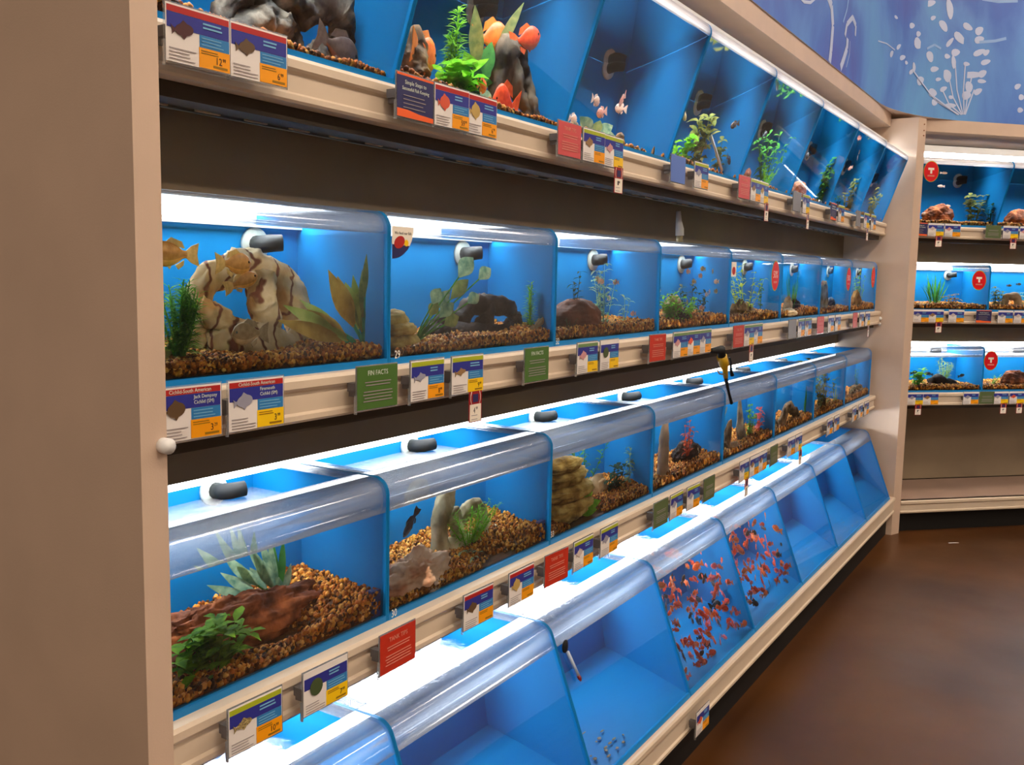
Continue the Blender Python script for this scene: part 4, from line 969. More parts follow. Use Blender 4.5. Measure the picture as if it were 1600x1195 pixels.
fish('orange red fish above the dark root', 1, 822, 62, .11, .12, 'deeporange', .45, .0, -.35)
fish('round deep orange fish at the foot of the dark root', 1, 792, 165, .06, .105, 'deeporange', .85, math.pi)
fish('small orange fish half hidden by striped leaves', 1, 754, 134, .05, .05, 'orange', .6, .3)
for k, (a, b_) in enumerate([(932, 157), (974, 156), (972, 170), (942, 176), (896, 186)]):
    fish('small pale fish in the sparse leaning tank', 1, a, b_, .1+.03*(k % 3), .055, ['pale', 'pink'][k % 2], .5, [.2, 1.2, 2.8, math.pi][k % 4], .3*(k % 2), group='small fish in the sparse top tank')
for k, (a, b_) in enumerate([(1070, 180), (1150, 195), (1168, 218), (1098, 232), (1140, 250)]):
    fish('small fish in the olive leaf tank', 1, a, b_, .12, .06, ['tan', 'brown', 'rose'][k % 3], .4, [.2, 2.8][k % 2], .3, group='fish in the olive leaf tank')
for k, (a, b_) in enumerate([(1196, 212), (1247, 290), (1262, 244)]):
    fish('dark fish among the weeds of the leaning tanks', 1, a, b_, .13, .075, ['black', 'amber', 'black'][k % 3], .4, .3, -.3, group='dark fish among top row weeds')
for k, (a, b_) in enumerate([(1350, 212), (1347, 228), (1341, 247), (1330, 263), (1368, 245), (1378, 256), (1379, 243)]):
    fish('tiny fish near the corner post in the leaning tanks', 1, a, b_, .13, .05, ['pink', 'black', 'brown'][k % 3], .4, [.5, 2.5][k % 2], .2, group='tiny fish near the corner post')
for k, (a, b_) in enumerate([(1475, 270), (1471, 291), (1480, 322), (1446, 334)]):
    fish('small white fish in the top corner bay tank', 1, a, b_, .12, .05, 'pale', .3, [0, math.pi][k % 2], 0, True, group='white fish in the top corner bay tank')
fish('small tan fish above the gravel of the middle corner bay', 2, 1463, 477, .1, .05, 'tan', .35, .1, 0, True)
for k, (a, b_) in enumerate([(1577, 446), (1592, 444)]):
    fish('small brown fish above the brown arch cave', 2, a, b_, .12, .04, 'brown', .35, .1, 0, True, group='brown fish above the arch cave')
for k, (a, b_) in enumerate([(1428, 582), (1434, 587), (1438, 594), (1452, 584), (1502, 587), (1446, 604)]):
    fish('small black fish in the lowest corner bay tank', 3, a, b_, .1+.01*k, .055, 'black', .34, [.2, 2.9][k % 2], -.2, True, group='black fish in the lowest corner bay')
# goldfish
rng = random.Random(99)
def goldfish(i, n, lab):
    K = KIND[4]; t = TANK[(4, i, False)]
    for k in range(n):
        for _ in range(20):
            z = .03+(K['wl']-.06)*rng.random()**1.5; y0 = K['yb']+(K['yt']-K['yb'])*z/K['H']
            y = y0+.03+(DEPTH-y0-.07)*rng.random()**2.7
            x = .035+(TW-.07)*rng.random()
            if rng.random() < .95: break
        c = rng.choices(['red', 'redorange', 'deeporange', 'rose', 'dark', 'black'], [42, 26, 10, 8, 11, 3])[0]
        L_ = rng.uniform(.034, .060); L_ = L_*1.35 if rng.random() < .1 else L_
        o = link('goldfish', fish_mesh((c, .4, .22), .4, .22, F_COL[c]), None, t.location+Vector((x, y, z)))
        o.scale = (L_,)*3; o.rotation_euler = (0, rng.gauss(0, .35), rng.uniform(0, 6.28))
        tag(o, lab, 'fish', 'goldfish in ' + TN[4][i][4:])
goldfish(3, 185, 'small red goldfish in the crowded sloping tank')
goldfish(4, 112, 'small red goldfish in the thinner goldfish tank')
# ------------------------------------------------------------------ tickets on the rails
def flat(name, c, rough=.4): return mat(name, srgb(*c), rough, .3)
C_white = flat('card_white', (232, 226, 220)); C_red = flat('header_red', (176, 40, 36)); C_lime = flat('header_lime', (170, 180, 40)); C_green = flat('header_green', (110, 140, 90))
C_violet = flat('name_panel_blue', (48, 52, 140)); C_sky = flat('info_panel_blue', (50, 125, 185)); C_yel = flat('price_yellow', (245, 200, 20)); C_org = flat('price_orange', (245, 160, 15))
C_fin = flat('fin_facts_green', (74, 110, 48)); C_tips = flat('tank_tips_red', (190, 50, 30)); C_pink = flat('tank_tips_pink', (206, 84, 84)); C_navy = flat('steps_navy', (44, 44, 90)); C_steps = flat('steps_orange', (240, 100, 40))
C_grey = flat('blank_grey', (130, 130, 135)); C_dull = flat('dull_green', (88, 104, 64)); C_blue = flat('plain_blue', (90, 120, 195)); C_ink = flat('ink', (40, 34, 34)); C_ltext = flat('pale_print', (215, 225, 210)); C_sale = flat('sale_red', (150, 26, 30))
C_cream = flat('tag_cream', (240, 232, 215)); C_ptext = flat('faint_print', (216, 140, 120)); C_itext = flat('info_print', (120, 180, 215)); C_gtext = flat('grey_print', (150, 140, 140)); C_otext = flat('price_print', (150, 110, 20))
P_FISH = {'brown': flat('pic_brown', (96, 74, 50)), 'silver': flat('pic_silver', (150, 150, 165)), 'dark': flat('pic_dark', (80, 44, 44)), 'orange': flat('pic_orange', (215, 90, 60)), 'tan': flat('pic_tan', (150, 118, 78)),
          'green': flat('pic_green', (70, 84, 50)), 'pink': flat('pic_pink', (205, 150, 150)), 'white': flat('pic_white', (205, 190, 185)), 'speckle': mat('pic_speckle', srgb(80, 64, 40), .5, .3, col2=srgb(200, 180, 120), scale=400), 'gold': flat('pic_gold', (190, 160, 90))}
CWD, CHT = .1030, .0725
CM = {}
def cmesh(key, fn, m):
    if key not in CM: CM[key] = fn().mesh(key[0], m)
    return CM[key]
def lines(n, x0, x1, z1, z0, th, rag=.25, seed=1, cx=False):
    r_ = random.Random(seed); mb = MB()
    for k in range(n):
        z = z1-(z1-z0)*k/max(1, n-1); w = (x1-x0)*(1-rag*r_.random())
        a = (x0+x1-w)/2 if cx else x0
        mb.box(a, a+w, -.0016, -.0013, z-th/2, z+th/2)
    return mb
def picture(deep, round_=False):
    mb = MB(); pts = []
    for k in range(18):
        w = 2*math.pi*k/18; pts.append((.0145*math.cos(w), .0145*deep*math.sin(w)))
    mb.prism_y(pts, -.0020, -.0016)
    if not round_: mb.prism_y([(-.013, .0), (-.0205, .0065), (-.019, 0), (-.0205, -.006)], -.0020, -.0016).prism_y([(-.006, .0145*deep*.8), (.0, .0145*deep+.004), (.007, .0145*deep*.8)], -.0019, -.0016).prism_y([(-.006, -.0145*deep*.8), (-.002, -.0145*deep-.004), (.004, -.0145*deep*.8)], -.0019, -.0016)
    return mb
CARDS = []
def holder(name, label, loc, rz, w=CWD, tilt=0., lift=0.):
    t = thing(name, label, 'card', loc, rz)
    link('holder', cmesh(('holder', w), lambda: MB().box(-.002, w+.002, .0004, .0022, -.002, CHT+.002).box(-.0035, -.0012, -.001, .004, -.006, CHT*.35), M_clear), t)
    link('clip', cmesh(('clip', 0), lambda: MB().box(.002, .016, .0022, .024, CHT*.42, CHT*.62).box(.006, .012, .0022, .024, CHT*.3, CHT*.42), mat('clip_plastic', (.10, .09, .09), .4)), t)
    return t
def care_card(label, loc, rz, head, pic, price, amount='', hl=None, name_=None, deep=.55, round_=False, w=CWD, seed=1, det=True):
    t = holder('price_card', label, loc, rz, w)
    link('card', cmesh(('card', w), lambda: MB().box(0, w, -.0004, .0003, 0, CHT), C_white), t)
    hc = {'red': C_red, 'lime': C_lime, 'green': C_green, 'white': C_white}[head]
    hs = t
    if head != 'white': hs = link('header_strip', cmesh(('header_strip', head), lambda: MB().box(.0015, w-.0015, -.0009, -.0005, CHT-.0105, CHT-.0025), hc), t)
    npan = link('name_panel', cmesh(('name_panel', 0), lambda: MB().box(.0015, w-.0015, -.0009, -.0005, CHT-.030, CHT-.0108), C_violet), t)
    ipan = link('info_panel', cmesh(('info_panel', 0), lambda: MB().box(w*.51, w-.0015, -.0010, -.0005, CHT-.046, CHT-.0303), C_sky), t)
    ppan = link('price_panel', cmesh(('price_panel', price), lambda: MB().box(w*.50, w-.0008, -.0012, -.0005, .001, CHT-.0463), C_yel if price == 'yellow' else C_org), t)
    p = link('fish_picture', cmesh(('fish_picture', pic, deep, round_), lambda: picture(deep, round_), P_FISH[pic]), t); p.location = (w*.27, 0, CHT-.030); p.rotation_euler = (0, -.15, 0)
    tag(link('description_print', cmesh(('description_print', seed % 3), lambda: lines(4, .004, w*.47, .017, .004, .0011, .35, seed), C_gtext), t), kind='stuff')
    if det:
        tag(link('info_print', cmesh(('info_print', seed % 3), lambda: lines(3, w*.54, w*.95, CHT-.034, CHT-.0425, .0012, .3, seed+5), C_itext), ipan), kind='stuff')
        tag(link('price_print', cmesh(('price_print', seed % 3), lambda: lines(2, w*.53, w*.85, .0225, .0195, .0013, .4, seed+8).box(w*.72, w*.95, -.0016, -.0013, .0035, .0065), C_otext), ppan), kind='stuff')
        if not name_: tag(link('name_print', cmesh(('name_print', seed % 3), lambda: lines(2, w*.56, w*.88, CHT-.0155, CHT-.0205, .0022, .4, seed+3), C_itext), npan), kind='stuff')
    if hl: put_text('header_lettering', hl, .0075, C_ltext, hs, w*.5, -.0012, CHT-.0087, squeeze=.95)
    if name_:
        for k, s in enumerate(name_): put_text('name_lettering', s, .0072, C_ltext, npan, w*.55, -.0012, CHT-.0175-.0075*k, 'LEFT', .95)
    if amount:
        a, b_ = amount; put_text('price_lettering', a, .0135, C_ink, ppan, w*.865, -.0015, .0085, 'RIGHT', .85); put_text('cents_lettering', b_, .0068, C_ink, ppan, w*.87, -.0015, .0135, 'LEFT', .85)
    CARDS.append(t); return t
def note_card(label, loc, rz, kind):
    t = holder('tip_card', label, loc, rz); w = CWD
    m = {'fin': C_fin, 'tips': C_tips, 'pink': C_pink, 'grey': C_grey, 'dull': C_dull, 'blue': C_blue, 'steps': C_navy}[kind]
    link('card', cmesh(('card', kind), lambda: MB().box(0, w, -.0006, .0003, 0, CHT), m), t)
    if kind == 'fin': put_text('lettering', 'FIN FACTS', .0118, C_ltext, t, w*.5, -.001, CHT-.0155, squeeze=.95)
    if kind in ('tips', 'pink'): put_text('lettering', 'TANK TIPS', .0118, C_ptext, t, w*.5, -.001, CHT-.0175, squeeze=.95)
    if kind in ('fin', 'tips', 'pink', 'dull'):
        tag(link('small_print', cmesh(('small_print', kind), lambda: _sp(w), {'fin': C_gtext, 'dull': C_gtext}.get(kind, C_ptext)), t), kind='stuff')
    if kind == 'steps':
        put_text('lettering', 'Simple Steps to', .0098, C_ltext, t, w*.5, -.001, CHT-.017); put_text('lettering', 'Successful Fish Keeping', .0085, C_ltext, t, w*.5, -.001, CHT-.027, squeeze=.95)
        link('orange_band', cmesh(('orange_band', 0), lambda: MB().prism_y([(0, 0), (w, 0), (w, .008), (w*.6, .0095), (w*.3, .013), (0, .0135)], -.0009, -.0006), C_steps), t)
        link('top_band', cmesh(('top_band', 0), lambda: MB().box(0, w, -.0009, -.0006, CHT-.004, CHT), C_steps), t)
        tag(link('small_print', cmesh(('small_print', 's'), lambda: lines(4, w*.16, w*.8, CHT-.036, CHT-.056, .0014, .4, 4), C_gtext), t), kind='stuff')
    CARDS.append(t); return t
def _sp(w):
    a = lines(2, w*.16, w*.84, CHT-.027, CHT-.032, .0017, .2, 3, True); b_ = lines(4, w*.12, w*.88, CHT-.043, CHT-.059, .0017, .3, 4, True)
    return a.add(b_.v, b_.f)
def sale_tag(label, P, rz, amount=None, tilt=0.):
    """red and cream tag hanging below a price panel; P = top centre"""
    t = thing('sale_tag', label, 'tag', P, rz); h = .061; w = .044
    link('backing', cmesh(('backing', 0), lambda: MB().box(-w/2, w/2, -.0006, 0, -h, .002), C_sale), t)
    slip = link('price_slip', cmesh(('price_slip', 0), lambda: MB().box(-w/2+.003, w/2-.003, -.0011, -.0007, -h+.002, -.025), C_cream), t)
    link('picture_patch', cmesh(('picture_patch', 0), lambda: MB().box(-.009, .009, -.0011, -.0007, -.021, -.005), C_navy), t)
    for s in (-1, 1):
        link('arc_line', cmesh(('arc_line', s), lambda: MB().tube([(s*.0135, -.0009, .0), (s*.0165, -.0009, -.008), (s*.0165, -.0009, -.016), (s*.0135, -.0009, -.024)], .0008, 5), C_cream), t)
    if amount:
        put_text('price_lettering', amount[0], .017, C_ink, slip, -.004, -.0013, -.043, 'CENTER', .7); put_text('cents_lettering', amount[1], .008, C_ink, slip, .001, -.0013, -.036, 'LEFT', .8)
    tag(link('small_print', cmesh(('small_print', 'tag'), lambda: lines(2, -.014, .014, -.047, -.055, .0012, .3, 2), C_gtext), t), kind='stuff')
    if not amount: link('price_mark', cmesh(('price_mark', 0), lambda: MB().box(-.006, .0, -.0014, -.0012, -.041, -.031).box(.002, .006, -.0014, -.0012, -.036, -.031), C_ink), t)
    return t
YC = FY-.052
RAILZ = {r: SB[r]+.0105 for r in (1, 2, 3)}
YMID = {1: 150, 2: 560, 3: 900}
def cpos(row, px, py): P = at(px, py, YC); return Vector((P.x, YC, RAILZ[row] if row < 4 else zd-.088))
def under(row, x): return TN[row][max(0, min(7, int((x-X0)/PITCH)))]
RN = {1: 'top rail', 2: 'second rail', 3: 'third rail', 4: 'bottom rail'}
def C(row, px, py, head, pic, price, desc, **k):
    P = cpos(row, px, py); return care_card('%s, %s, %s' % (desc, RN[row], under(row, P.x+.05).replace('the ', 'below ', 1)), P, R(random.uniform(-2, 2)), head, pic, price, **k)
def N(row, px, py, kind, desc):
    P = cpos(row, px, py); return note_card('%s, %s, %s' % (desc, RN[row], under(row, P.x+.05).replace('the ', 'below ', 1)), P, R(random.uniform(-2, 2)), kind)
def T(card, label, amount=None):
    return sale_tag(label, card.location+Vector((CWD*.75, -.002, .0)), card.rotation_euler.z+R(random.uniform(-3, 3)), amount)
# top rail
C(1, 259, 70, 'red', 'dark', 'orange', 'care card priced 12.99 with dark oval fish', amount=('12', '99'), seed=1)
C(1, 360, 90, 'red', 'brown', 'orange', 'care card with green brown fish and red header', amount=('6', '99'), seed=2)
N(1, 620, 165, 'steps', 'navy card about simple steps to successful fish keeping')
C(1, 679, 180, 'red', 'orange', 'orange', 'care card with red round fish', amount=('59', '99'), seed=3, deep=.8)
C(1, 729, 195, 'red', 'gold', 'orange', 'care card with round olive fish', amount=('6', '99'), seed=4, deep=.9)
N(1, 872, 225, 'pink', 'coral red tank tips card')
C(1, 911, 235, 'lime', 'tan', 'orange', 'care card with tan fish and lime header', seed=5)
c = C(1, 944, 245, 'lime', 'pink', 'yellow', 'care card with small pink fish and lime header', seed=6); T(c, 'red and cream sale tag hanging below the sparse pale fish tank')
N(1, 1048, 272, 'blue', 'plain blue card'); C(1, 1085, 280, 'lime', 'silver', 'orange', 'care card with silver fish', seed=7)
N(1, 1154, 300, 'pink', 'coral red tank tips card'); C(1, 1173, 302, 'lime', 'tan', 'orange', 'care card with tan fish beside the coral tips card', seed=8)
c = C(1, 1187, 304, 'lime', 'gold', 'yellow', 'care card carrying a sale tag', seed=9); T(c, 'red and cream sale tag hanging below the tall weed tank')
N(1, 1239, 318, 'grey', 'blank grey card'); c = C(1, 1254, 324, 'lime', 'silver', 'yellow', 'care card carrying a sale tag', seed=10); T(c, 'red and cream sale tag hanging below the orange rock tank')
N(1, 1298, 332, 'steps', 'navy card about simple steps'); C(1, 1310, 335, 'lime', 'tan', 'orange', 'care card with tan fish', seed=11)
N(1, 1338, 344, 'grey', 'blank grey card'); c = C(1, 1350, 347, 'lime', 'pink', 'yellow', 'care card carrying a sale tag', seed=12); T(c, 'red and cream sale tag at the corner post end of the top rail'); C(1, 1361, 350, 'lime', 'tan', 'orange', 'last care card', seed=13)
# second rail
C(2, 246, 640, 'red', 'brown', 'orange', 'brown cichlid card priced 3.29', amount=('3', '29'), hl='Cichlid-South American', name_=('Jack Dempsey', 'Cichlid (SM)'), seed=1, deep=.7)
C(2, 357, 628, 'red', 'silver', 'yellow', 'silver and orange cichlid card priced 3.99', amount=('3', '99'), hl='Cichlid-South American', name_=('Firemouth', 'Cichlid (SM)'), seed=2, deep=.6)
N(2, 558, 605, 'fin', 'green fin facts card'); C(2, 642, 594, 'lime', 'silver', 'orange', 'care card with grey banded fish and lime header', amount=('8', '99'), seed=3, deep=.35)
c = C(2, 706, 588, 'lime', 'tan', 'yellow', 'care card with slender brown fish and lime header', amount=('9', '99'), seed=4, deep=.3); T(c, 'red sale tag priced 4.99 hanging below the black driftwood tank', ('4', '99'))
N(2, 820, 570, 'fin', 'green fin facts card'); C(2, 902, 560, 'green', 'pink', 'yellow', 'care card with pink fish and green header', seed=5); C(2, 938, 556, 'white', 'green', 'yellow', 'care card with dark snail and white header', seed=6, deep=.9, round_=True)
N(2, 1015, 545, 'tips', 'red tank tips card')
C(2, 1052, 540, 'green', 'pink', 'orange', 'first of three joined cards', seed=7); C(2, 1073, 537, 'green', 'orange', 'orange', 'middle of three joined cards', seed=8); C(2, 1093, 534, 'green', 'silver', 'orange', 'last of three joined cards', seed=9)
N(2, 1146, 525, 'tips', 'red tank tips card'); c = C(2, 1163, 523, 'green', 'silver', 'yellow', 'care card carrying a sale tag', seed=10); T(c, 'red and cream sale tag hanging below the yellow weed tank'); C(2, 1177, 521, 'green', 'silver', 'orange', 'silver fish care card next to the sale tag', seed=11)
N(2, 1232, 516, 'grey', 'blank grey card'); C(2, 1247, 514, 'green', 'silver', 'orange', 'care card beside the grey card', seed=12); C(2, 1258, 512, 'green', 'tan', 'orange', 'second care card after the grey card', seed=13)
N(2, 1277, 508, 'pink', 'coral tips card'); C(2, 1294, 507, 'white', 'silver', 'orange', 'first white headed card', seed=14); C(2, 1305, 505, 'white', 'silver', 'orange', 'second white headed card', seed=15)
N(2, 1333, 500, 'pink', 'coral tips card'); C(2, 1343, 500, 'white', 'tan', 'orange', 'care card beside the coral card', seed=16); c = C(2, 1352, 499, 'white', 'silver', 'yellow', 'last care card', seed=17); T(c, 'red and cream sale tag at the corner post end of the second rail')
# third rail
C(3, 357, 1120, 'lime', 'speckle', 'orange', 'care card for a speckled catfish priced 10.99', amount=('10', '99'), seed=1, deep=.4); C(3, 474, 1065, 'white', 'green', 'yellow', 'care card with a dark green ball priced 7.99', amount=('7', '99'), seed=2, deep=1.0, round_=True)
N(3, 594, 1006, 'tips', 'red tank tips card'); C(3, 725, 942, 'red', 'brown', 'orange', 'care card with dark fish and red header', seed=3); C(3, 796, 905, 'red', 'gold', 'orange', 'care card with yellow brown fish and red header', seed=4, deep=.8)
N(3, 852, 878, 'tips', 'red tank tips card'); C(3, 897, 860, 'lime', 'white', 'orange', 'care card with white fish', seed=5); C(3, 939, 838, 'lime', 'silver', 'orange', 'care card with silver fish', seed=6)
N(3, 1022, 795, 'dull', 'dull green card beside care cards'); C(3, 1048, 782, 'lime', 'silver', 'orange', 'care card with silver fish', seed=7); C(3, 1074, 770, 'lime', 'silver', 'orange', 'second care card', seed=8); N(3, 1100, 758, 'dull', 'dull green card')
C(3, 1156, 730, 'white', 'silver', 'yellow', 'care card carrying a sale tag', seed=9); T(CARDS[-1], 'red and cream sale tag twisted below the grey standing stone tank'); C(3, 1172, 722, 'white', 'tan', 'orange', 'second care card', seed=10); C(3, 1186, 716, 'white', 'tan', 'orange', 'third care card', seed=11); N(3, 1204, 712, 'dull', 'dull green card')
C(3, 1231, 695, 'white', 'silver', 'orange', 'care card', seed=12); c = C(3, 1243, 690, 'white', 'silver', 'yellow', 'care card carrying a sale tag', seed=13); T(c, 'red and cream sale tag hanging below the driftwood arch tank')
C(3, 1293, 660, 'white', 'tan', 'orange', 'care card', seed=14); C(3, 1304, 655, 'white', 'tan', 'orange', 'second care card', seed=15); C(3, 1332, 645, 'white', 'silver', 'orange', 'care card', seed=16); C(3, 1342, 638, 'white', 'tan', 'orange', 'last care card', seed=17); C(3, 1351, 632, 'white', 'gold', 'orange', 'final tilted care card', seed=18)
# bottom rail
P = at(1089, 1110, FY-.19); P.z = zd-.090
care_card('single care card on the bottom rail below the crowded goldfish tank', P, 0, 'white', 'orange', 'orange', seed=3)
# corner bay
def CC(row, px, py, kind, desc, tagged=False, **k):
    u, z = atv(px, py, CFRONT-.052); P = cw(u, CFRONT-.052, RAILZ[row])
    lab = '%s on the %s rail of the corner bay' % (desc, {1: 'top', 2: 'middle', 3: 'lowest'}[row])
    if kind in ('steps', 'dull', 'fin'): return note_card(lab, P, CRZ, kind)
    c_ = care_card(lab, P, CRZ, **dict(dict(head='white', pic=kind, price='yellow' if tagged else 'orange'), **k))
    if tagged: sale_tag('sale tag below the %s' % lab.replace('on the ', '').replace(' rail of the corner bay', ' corner rail'), P+CUx*CWD*.7-CV*.002, CRZ)
    return c_
CC(1, 1424, 360, 'steps', 'navy card beside the post'); CC(1, 1450, 362, 'white', 'care card with pale fish', True, seed=1); CC(1, 1476, 364, 'pink', 'care card with pink fish', seed=2); CC(1, 1540, 366, 'dull', 'dull green card'); CC(1, 1567, 368, 'silver', 'care card with silver fish', True, seed=3); CC(1, 1593, 369, 'pink', 'second care card after the dull green card', seed=4)
CC(2, 1427, 496, 'silver', 'care card beside the post', seed=5); CC(2, 1450, 497, 'tan', 'care card with slender tan fish', True, seed=6); CC(2, 1482, 498, 'white', 'care card standing alone', seed=7); CC(2, 1525, 499, 'steps', 'navy card in the middle'); CC(2, 1559, 500, 'silver', 'care card after the navy card', seed=8); CC(2, 1584, 500, 'white', 'last care card', seed=9)
CC(3, 1418, 626, 'silver', 'care card beside the post', True, seed=1); CC(3, 1442, 626, 'tan', 'second care card from the post', seed=2); CC(3, 1505, 626, 'silver', 'care card standing alone', seed=3); CC(3, 1530, 626, 'dull', 'dull green card'); CC(3, 1552, 626, 'silver', 'care card after the dull green card', True, seed=4); CC(3, 1577, 626, 'orange', 'last care card', True, seed=5)

# ------------------------------------------------------------------ stickers, numbers and loose things
def onfront(row, px, py, out=.0015): P = at(px, py, FY); P.y = FY-out; return P
for s, row, px, py in (('29', 2, 616, 560), ('32', 2, 868, 538), ('30', 3, 611, 965), ('33', 3, 860, 840)):
    P = onfront(row, px, py, .0006); t = thing('number_sticker', 'white number sticker on %s' % {'29': 'the black driftwood tank', '32': 'the clay cave tank', '30': 'the ringed log tank', '33': 'the layered yellow rock tank'}[s], 'sticker', P)
    put_text('lettering', s, .021, C_cream, t, 0, 0, 0, 'LEFT', .8)
P = onfront(2, 612, 404, .0006); P.z -= .0
t = thing('corner_sticker', 'quarter round white and navy sticker on the tank numbered 29', 'sticker', P); w_, h_ = .062, .058
arc = [(w_*math.cos(a), h_*(1-math.sin(a))) for a in [math.pi/2*k/10 for k in range(11)]]
MB().prism_y([(0, h_)]+arc, -.0004, 0).build('paper', C_cream, t)
MB().prism_y([(0, .026)]+[p for p in arc if p[1] < .024]+[], -.0008, -.0005).build('navy_band', C_navy, t)
MB().prism_y([(.02+.015*math.cos(a), .03+.011*math.sin(a)+.2*.015*math.cos(a)) for a in [6.283*k/20 for k in range(20)]], -.0013, -.0009).build('red_badge', C_red, t)
MB().prism_y([(.04+.006*math.cos(a), .029+.006*math.sin(a)) for a in [6.283*k/12 for k in range(12)]], -.0013, -.0009).build('yellow_badge', C_yel, t)
put_text('lettering', 'We feed our fish', .0075, C_ink, t, w_*.5, -.0006, h_-.014, squeeze=.95)
t = thing('corner_sticker', 'small white and red sticker at the divider of the yellow weed tank', 'sticker', onfront(2, 1142, 432, .0006))
MB().box(0, .05, -.0004, 0, 0, .05).build('paper', C_cream, t); MB().prism_y([(.024+.016*math.cos(a), .02+.014*math.sin(a)) for a in [6.283*k/16 for k in range(16)]], -.0009, -.0005).build('red_badge', C_red, t)
def oval(label, P, rz, w=.046, h=.055, s=None):
    t = thing('oval_sticker', label, 'sticker', P, rz)
    E_ = lambda k_, y0, y1: MB().prism_y([(w*k_*math.cos(a), h*k_*math.sin(a)) for a in [6.283*k/28 for k in range(28)]], y0, y1)
    E_(1.06, -.0004, 0).build('rim', C_lime, t); E_(1., -.0008, -.0005).build('red_face', flat('sticker_red', (215, 20, 30)), t)
    if s: put_text('lettering', s, .04, C_cream, t, 0, -.0011, -.008, squeeze=.9)
    else: MB().box(-.02, .018, -.0013, -.0009, .008, .02).box(-.006, .006, -.0013, -.0009, -.012, .008).build('white_mark', C_cream, t)
    MB().box(-.022, .022, -.0013, -.0009, -.028, -.02).build('faint_line', C_ptext, t)
for px, py, s, lb in ((1211, 431, '50%', 'the yellow weed tank'), (1325.5, 436, '50%', 'the dark block tank'), (1364, 433, '1', 'the end tank of the second row')):
    oval('red oval sticker on the front of %s' % lb, onfront(2, px, py, .0012), 0, s=s)
for row, px, py, lb in ((2, 1530, 438, 'the middle grassy corner bay aquarium'), (3, 1548.5, 563.5, 'the lowest corner bay aquarium with a red rock')):
    u, z = atv(px, py, CFRONT-.002); oval('red oval sticker on the front of %s' % lb, cw(u, CFRONT-.0012, z), CRZ)
u, z = atv(1454, 268, CFRONT-.12)
oval('red oval sticker on the front of the top corner bay aquarium by the post', cw(u, CFRONT-.1255, z), CRZ)
# thermometer on the sloping front
K4 = KIND[4]; sl = Vector((0, K4['yt']-K4['yb'], K4['H'])).normalized(); n4 = Vector((0, -sl.z, sl.y))
def on4(px, py, out=.004):
    d = pix(px, py); o = Vector((0, 0, HC)); b_ = Vector((0, FY+K4['yb'], ZB[4])); t_ = (b_-o).dot(n4)/d.dot(n4); return o+d*t_+n4*out
Pa, Pb = on4(881, 1010), on4(905, 1063); t = thing('thermometer', 'glass thermometer with black suction cup and red tip on a sloping tank', 'thermometer', Pa)
d_ = Pb-Pa
MB().ball((0, 0, 0), (.013, .006, .017), 14, 8).build('suction_cup', M_nozzle, t)
MB().tube([d_*.15, d_*.85], .0042, 10).build('glass_tube', mat('thermometer_glass', (.5, .58, .62), .15), t)
MB().tube([d_*.85, d_*.95, d_*1.02], [.0046, .0046, .002], 10).build('red_tip', mat('red_tip', (.18, .01, .01), .3), t)
# hose nozzle hanging from the second rail
def poly(pts, Y): return [at(a, b_, Y) for a, b_ in pts]
YH = FY-.045
t = thing('hose_nozzle', 'yellow and black hose nozzle hanging from the second rail', 'tool', at(1127, 548, YH)); o0 = t.location
L_ = lambda pts, Y=YH: [p-o0 for p in poly(pts, Y)]
MB().tube(L_([(1112, 548), (1127, 546), (1128, 557)]), [.008, .014, .014], 10).build('black_hanger', M_nozzle, t)
MB().tube(L_([(1127.5, 556), (1131, 568), (1133, 578), (1134, 590)]), [.017, .017, .009, .008], 12).build('yellow_body', mat('yellow_plastic', srgb(190, 150, 20), .35), t)
MB().tube(L_([(1134, 590), (1135, 596), (1139, 615), (1143, 630)]), [.007, .006, .005, .006], 8).build('black_stem', M_nozzle, t)
MB().tube(L_([(1134, 562), (1140, 558), (1142, 566), (1142, 578), (1144, 586)], YH-.01), [.003, .003, .003, .004, .007], 8).build('trigger', M_nozzle, t)
MB().tube(L_([(1132, 585), (1124, 584), (1121, 578)], YH), .0025, 6).build('wire_hook', mat('steel_wire', (.5, .45, .4), .3, metal=.9), t)
# white tube hanging under the top shelf
t = thing('plastic_tube', 'short white plastic tube hanging under the top shelf', 'tube', at(1060, 332, FY+.12)); o0 = t.location
MB().tube([p-o0 for p in poly([(1060, 330), (1060.5, 345), (1062, 358), (1062, 368)], FY+.12)], [.008, .010, .014, .014], 12).build('sleeve', M_white, t)
MB().tube([p-o0 for p in poly([(1062, 368), (1062, 378)], FY+.12)], .011, 12).build('connector', mat('tan_connector', srgb(170, 150, 110), .4), t)
# small things in the tanks
P = at_in(3, 519, 940, .14); t = thing('air_stone', 'small cone shaped fitting with a white round face on the gravel', 'fitting', P)
MB().tube([(-.03, .01, -.012), (-.005, 0, 0), (.0, 0, 0)], [.006, .016, .017], 14).build('cone', L_olive, t); MB().tube([(.0005, 0, 0), (.009, -.003, 0)], .018, 16).build('white_face', M_white, t)
for i in (0, 1):
    P = TANK[(3, i, False)].location+Vector((TW-.022, .022, .014))
    o = MB().box(-.012, .012, -.012, .012, 0, .05).build('corner_filter', mat('blue_filter_%d' % i, srgb(20, 50, 110), .5, var=.4, scale=60)); o.location = P
    tag(o, 'dark blue corner filter block in %s' % TN[3][i], 'filter')
P = at_in(1, 1112, 212, .1); P2 = at_in(1, 1130, 268, .06)
o = MB().tube([(0, 0, 0), tuple((P2-P)*.5), tuple(P2-P)], .006, 10).build('air_tube', M_white); o.location = P; tag(o, 'short white air tube slanting through the olive leaf tank', 'tube')
